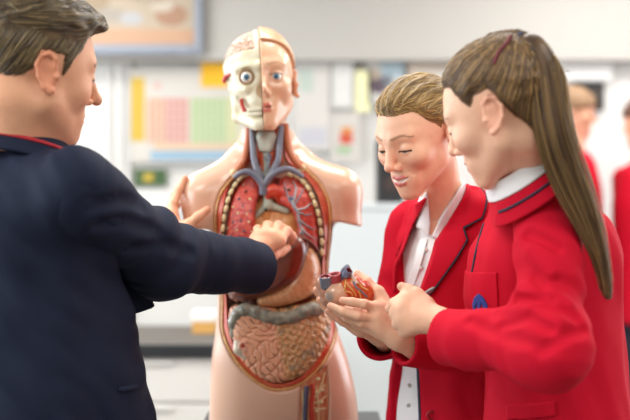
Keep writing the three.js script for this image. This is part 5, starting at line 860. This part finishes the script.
  // bench with cupboards
  { const y = 0.85, z0 = -4.55, z1 = -3.9, x0 = -3.4, x1 = P(228, 0, 3.9).x;
    const t = thing('laboratory_bench', 'long white laboratory bench with grey top and dark edge', 'bench', V((x0 + x1) / 2, 0, (z0 + z1) / 2));
    part(t, 'worktop', box(x0, x1, y - 0.045, y, z0, z1 - 0.004), M.benchTop); part(t, 'edge_strip', box(x0, x1, y - 0.046, y + 0.001, z1 - 0.004, z1 + 0.012, 0.003), M.dark, 'dark edge'); part(t, 'carcass', box(x0 + 0.02, x1 - 0.01, 0.1, y - 0.045, z0 + 0.02, z1 - 0.03), M.white); part(t, 'plinth', box(x0 + 0.04, x1 - 0.03, 0, 0.1, z0 + 0.05, z1 - 0.08), M.dark);
    for (let i = 0, x = x1 - 0.015; x - 0.52 > x0; i++, x -= 0.53) { const dr = part(t, 'drawer_front', box(x - 0.515, x, y - 0.215, y - 0.055, z1 - 0.03, z1 - 0.01, 0.004), M.white); part(dr, 'finger_pull', box(x - 0.33, x - 0.19, y - 0.075, y - 0.06, z1 - 0.01, z1 + 0.002, 0.004), M.white); const dd = part(t, 'cupboard_door', box(x - 0.515, x, 0.11, y - 0.225, z1 - 0.03, z1 - 0.01, 0.004), M.white); part(dd, 'finger_pull', box(x - 0.33, x - 0.19, y - 0.245, y - 0.23, z1 - 0.01, z1 + 0.002, 0.004), M.white); }
    const p = P(206, 334, 4.3), b = thing('cardboard_box', 'small tan box with white lid on the grey bench', 'box', V(p.x, y, -4.3)); part(b, 'box_body', box(p.x - 0.05, p.x + 0.04, y, y + 0.05, -4.36, -4.24, 0.003), mat({ color: '#cf9f58', roughness: 0.8 })); part(b, 'lid', box(p.x - 0.053, p.x + 0.043, y + 0.05, y + 0.085, -4.363, -4.237, 0.003), mat({ color: '#f2f0ec', roughness: 0.7 }));
    const sg = B(148, 177, 5.5); const s = thing('wall_sign', 'small dark green sign with yellow mark under the chart poster', 'sign', V(sg.x, sg.y, -5.58)); part(s, 'sign_plate', box(sg.x - 0.085, sg.x + 0.085, sg.y - 0.045, sg.y + 0.045, -5.6, -5.575, 0.004), mat({ color: '#38552f', roughness: 0.5 })); part(s, 'sign_mark', box(sg.x - 0.035, sg.x + 0.015, sg.y - 0.022, sg.y + 0.022, -5.575, -5.57), mat({ color: '#b39a34', roughness: 0.5 }));
    sheet('wall_sheet', 'white sheet hanging under the green sign', 'sheet', 132, 190, 182, 252, '#cfcecc'); }
  // tall white cupboard with a black case on top
  { const d = 4.55, h = P(0, 203, d).y, x0 = P(306, 0, d).x, x1 = P(480, 0, d).x, z0 = -5.15, z1 = -d, t = thing('storage_cupboard', 'pale blue white storage cupboard behind the cupped heart', 'cupboard', V((x0 + x1) / 2, 0, (z0 + z1) / 2)), m = mat({ color: '#ced6d9', roughness: 0.45 });
    part(t, 'carcass', box(x0, x1, 0.06, h - 0.03, z0, z1 - 0.022), m); part(t, 'cupboard_top', box(x0 - 0.01, x1 + 0.01, h - 0.03, h, z0, z1, 0.005), m); part(t, 'plinth', box(x0 + 0.02, x1 - 0.02, 0, 0.06, z0 + 0.02, z1 - 0.05), M.dark);
    const xm = (x0 + x1) / 2 + 0.06; for (const [a, b, hx] of [[x0 + 0.004, xm - 0.003, xm - 0.04], [xm + 0.003, x1 - 0.004, xm + 0.03]]) { const dd = part(t, 'cupboard_door', box(a, b, 0.065, h - 0.034, z1 - 0.022, z1, 0.004), m); part(dd, 'handle', box(hx, hx + 0.014, 0.62, 0.78, z1, z1 + 0.02, 0.004), M.metal); }
    const a = P(378, 203, 4.75), b = P(404, 138, 4.75), k = thing('speaker_case', 'black speaker case standing on the white cupboard', 'speaker', V((a.x + b.x) / 2, h, -4.8));
    part(k, 'case_body', box(a.x, b.x, h, b.y, -4.98, -4.75, 0.01), mat({ color: '#191a1c', roughness: 0.6 })); for (const [yy, r] of [[0.3, 0.034], [0.72, 0.042]]) part(k, 'cone', new THREE.CylinderGeometry(r, r * 0.6, 0.02, 20).rotateX(Math.PI / 2).translate((a.x + b.x) / 2, h + (b.y - h) * yy, -4.752), mat({ color: '#3a2a26', roughness: 0.5 })); }
  // two students far behind, out of focus
  const far = (px, py, d, hair, label, turn) => {
    const hc = P(px, py, d), F = V(turn[0], 0, turn[1]).normalize(), fr = trunkFrame(hc.x, hc.z, F.x, F.z), t = thing('person', label, 'person', V(hc.x, 0, hc.z), 'students far behind'), H = makeHead({}), hp = placed(hc, facing(F.clone().add(V(0, -0.15, 0))), 1);
    const ny = hc.y - 0.19, sk = lin('#dba284'), neck = cone(hc.clone().add(V(0, -0.06, 0)), V(hc.x, ny - 0.05, hc.z), 0.048, 0.055), hf = hp.wrap(H.f);
    const at = (l, y, f) => fr.c.clone().addScaledVector(fr.R, l).addScaledVector(fr.F, f).setY(y), hands = [-1, 1].map((s) => cone(at(s * 0.21, ny - 0.62, 0.05), at(s * 0.20, ny - 0.72, 0.09), 0.024, 0.03));
    part(t, 'body', merge([sculpt((x, y, z) => smin(hf(x, y, z), neck(x, y, z), 0.02), ...boxOf([hc.clone().add(V(-0.1, 0.13, -0.12)), V(hc.x + 0.1, ny - 0.06, hc.z + 0.12)], 0.02), 0.008, { col: () => sk }), ...hands.map((h, i) => tint(sculpt(h, ...boxOf([at((i ? 1 : -1) * 0.205, ny - 0.67, 0.07)], 0.1), 0.01), sk))]), skinMat2);
    part(t, 'hair', sculpt(hp.wrap((x, y, z) => H.base(x, y, z) - hairThick(0.3 * z + 0.0 < y + 0.0 ? Math.min(0.05, y - 0.3 * z - 0.0 + (z < -0.03 ? 0.08 : 0)) : (z < -0.03 ? 0.03 : -0.01), 0.014, 0.02)), ...boxOf([hc], 0.15), 0.008, { lip: 1.8 }), mat({ color: hair, roughness: 0.6 }));
    const body = loft(fr, [[ny - 0.75, 0, 0, 0.2, 0.14], [ny - 0.5, 0, 0, 0.175, 0.125], [ny - 0.2, 0, 0, 0.19, 0.13], [ny - 0.05, 0, 0, 0.17, 0.1], [ny, 0, 0, 0.08, 0.07]]), sleeves = [-1, 1].map((s) => chain([at(s * 0.185, ny - 0.07, 0), at(s * 0.215, ny - 0.35, -0.02), at(s * 0.21, ny - 0.63, 0.05)], [0.06, 0.052, 0.042], 0.02));
    part(t, 'blazer', sculpt(uni(0.015, body, ...sleeves), ...boxOf([at(-0.3, ny - 0.76, -0.2), at(0.3, ny + 0.02, 0.2), at(-0.3, ny, 0.2), at(0.3, ny, -0.2)], 0.02), 0.012), redCloth);
    lowerBody(t, fr, ny - 0.66, 'trousers', greySkirt, sk);
  };
  far(574, 112, 5.0, '#8a6a4c', 'blurred person in red blazer standing before the black poster', [0.97, 0.2]);
  far(644, 122, 4.9, '#5a3a2a', 'blurred dark haired person in red blazer by the wall board', [-0.97, 0.2]);
}
renderer.render(scene, camera);
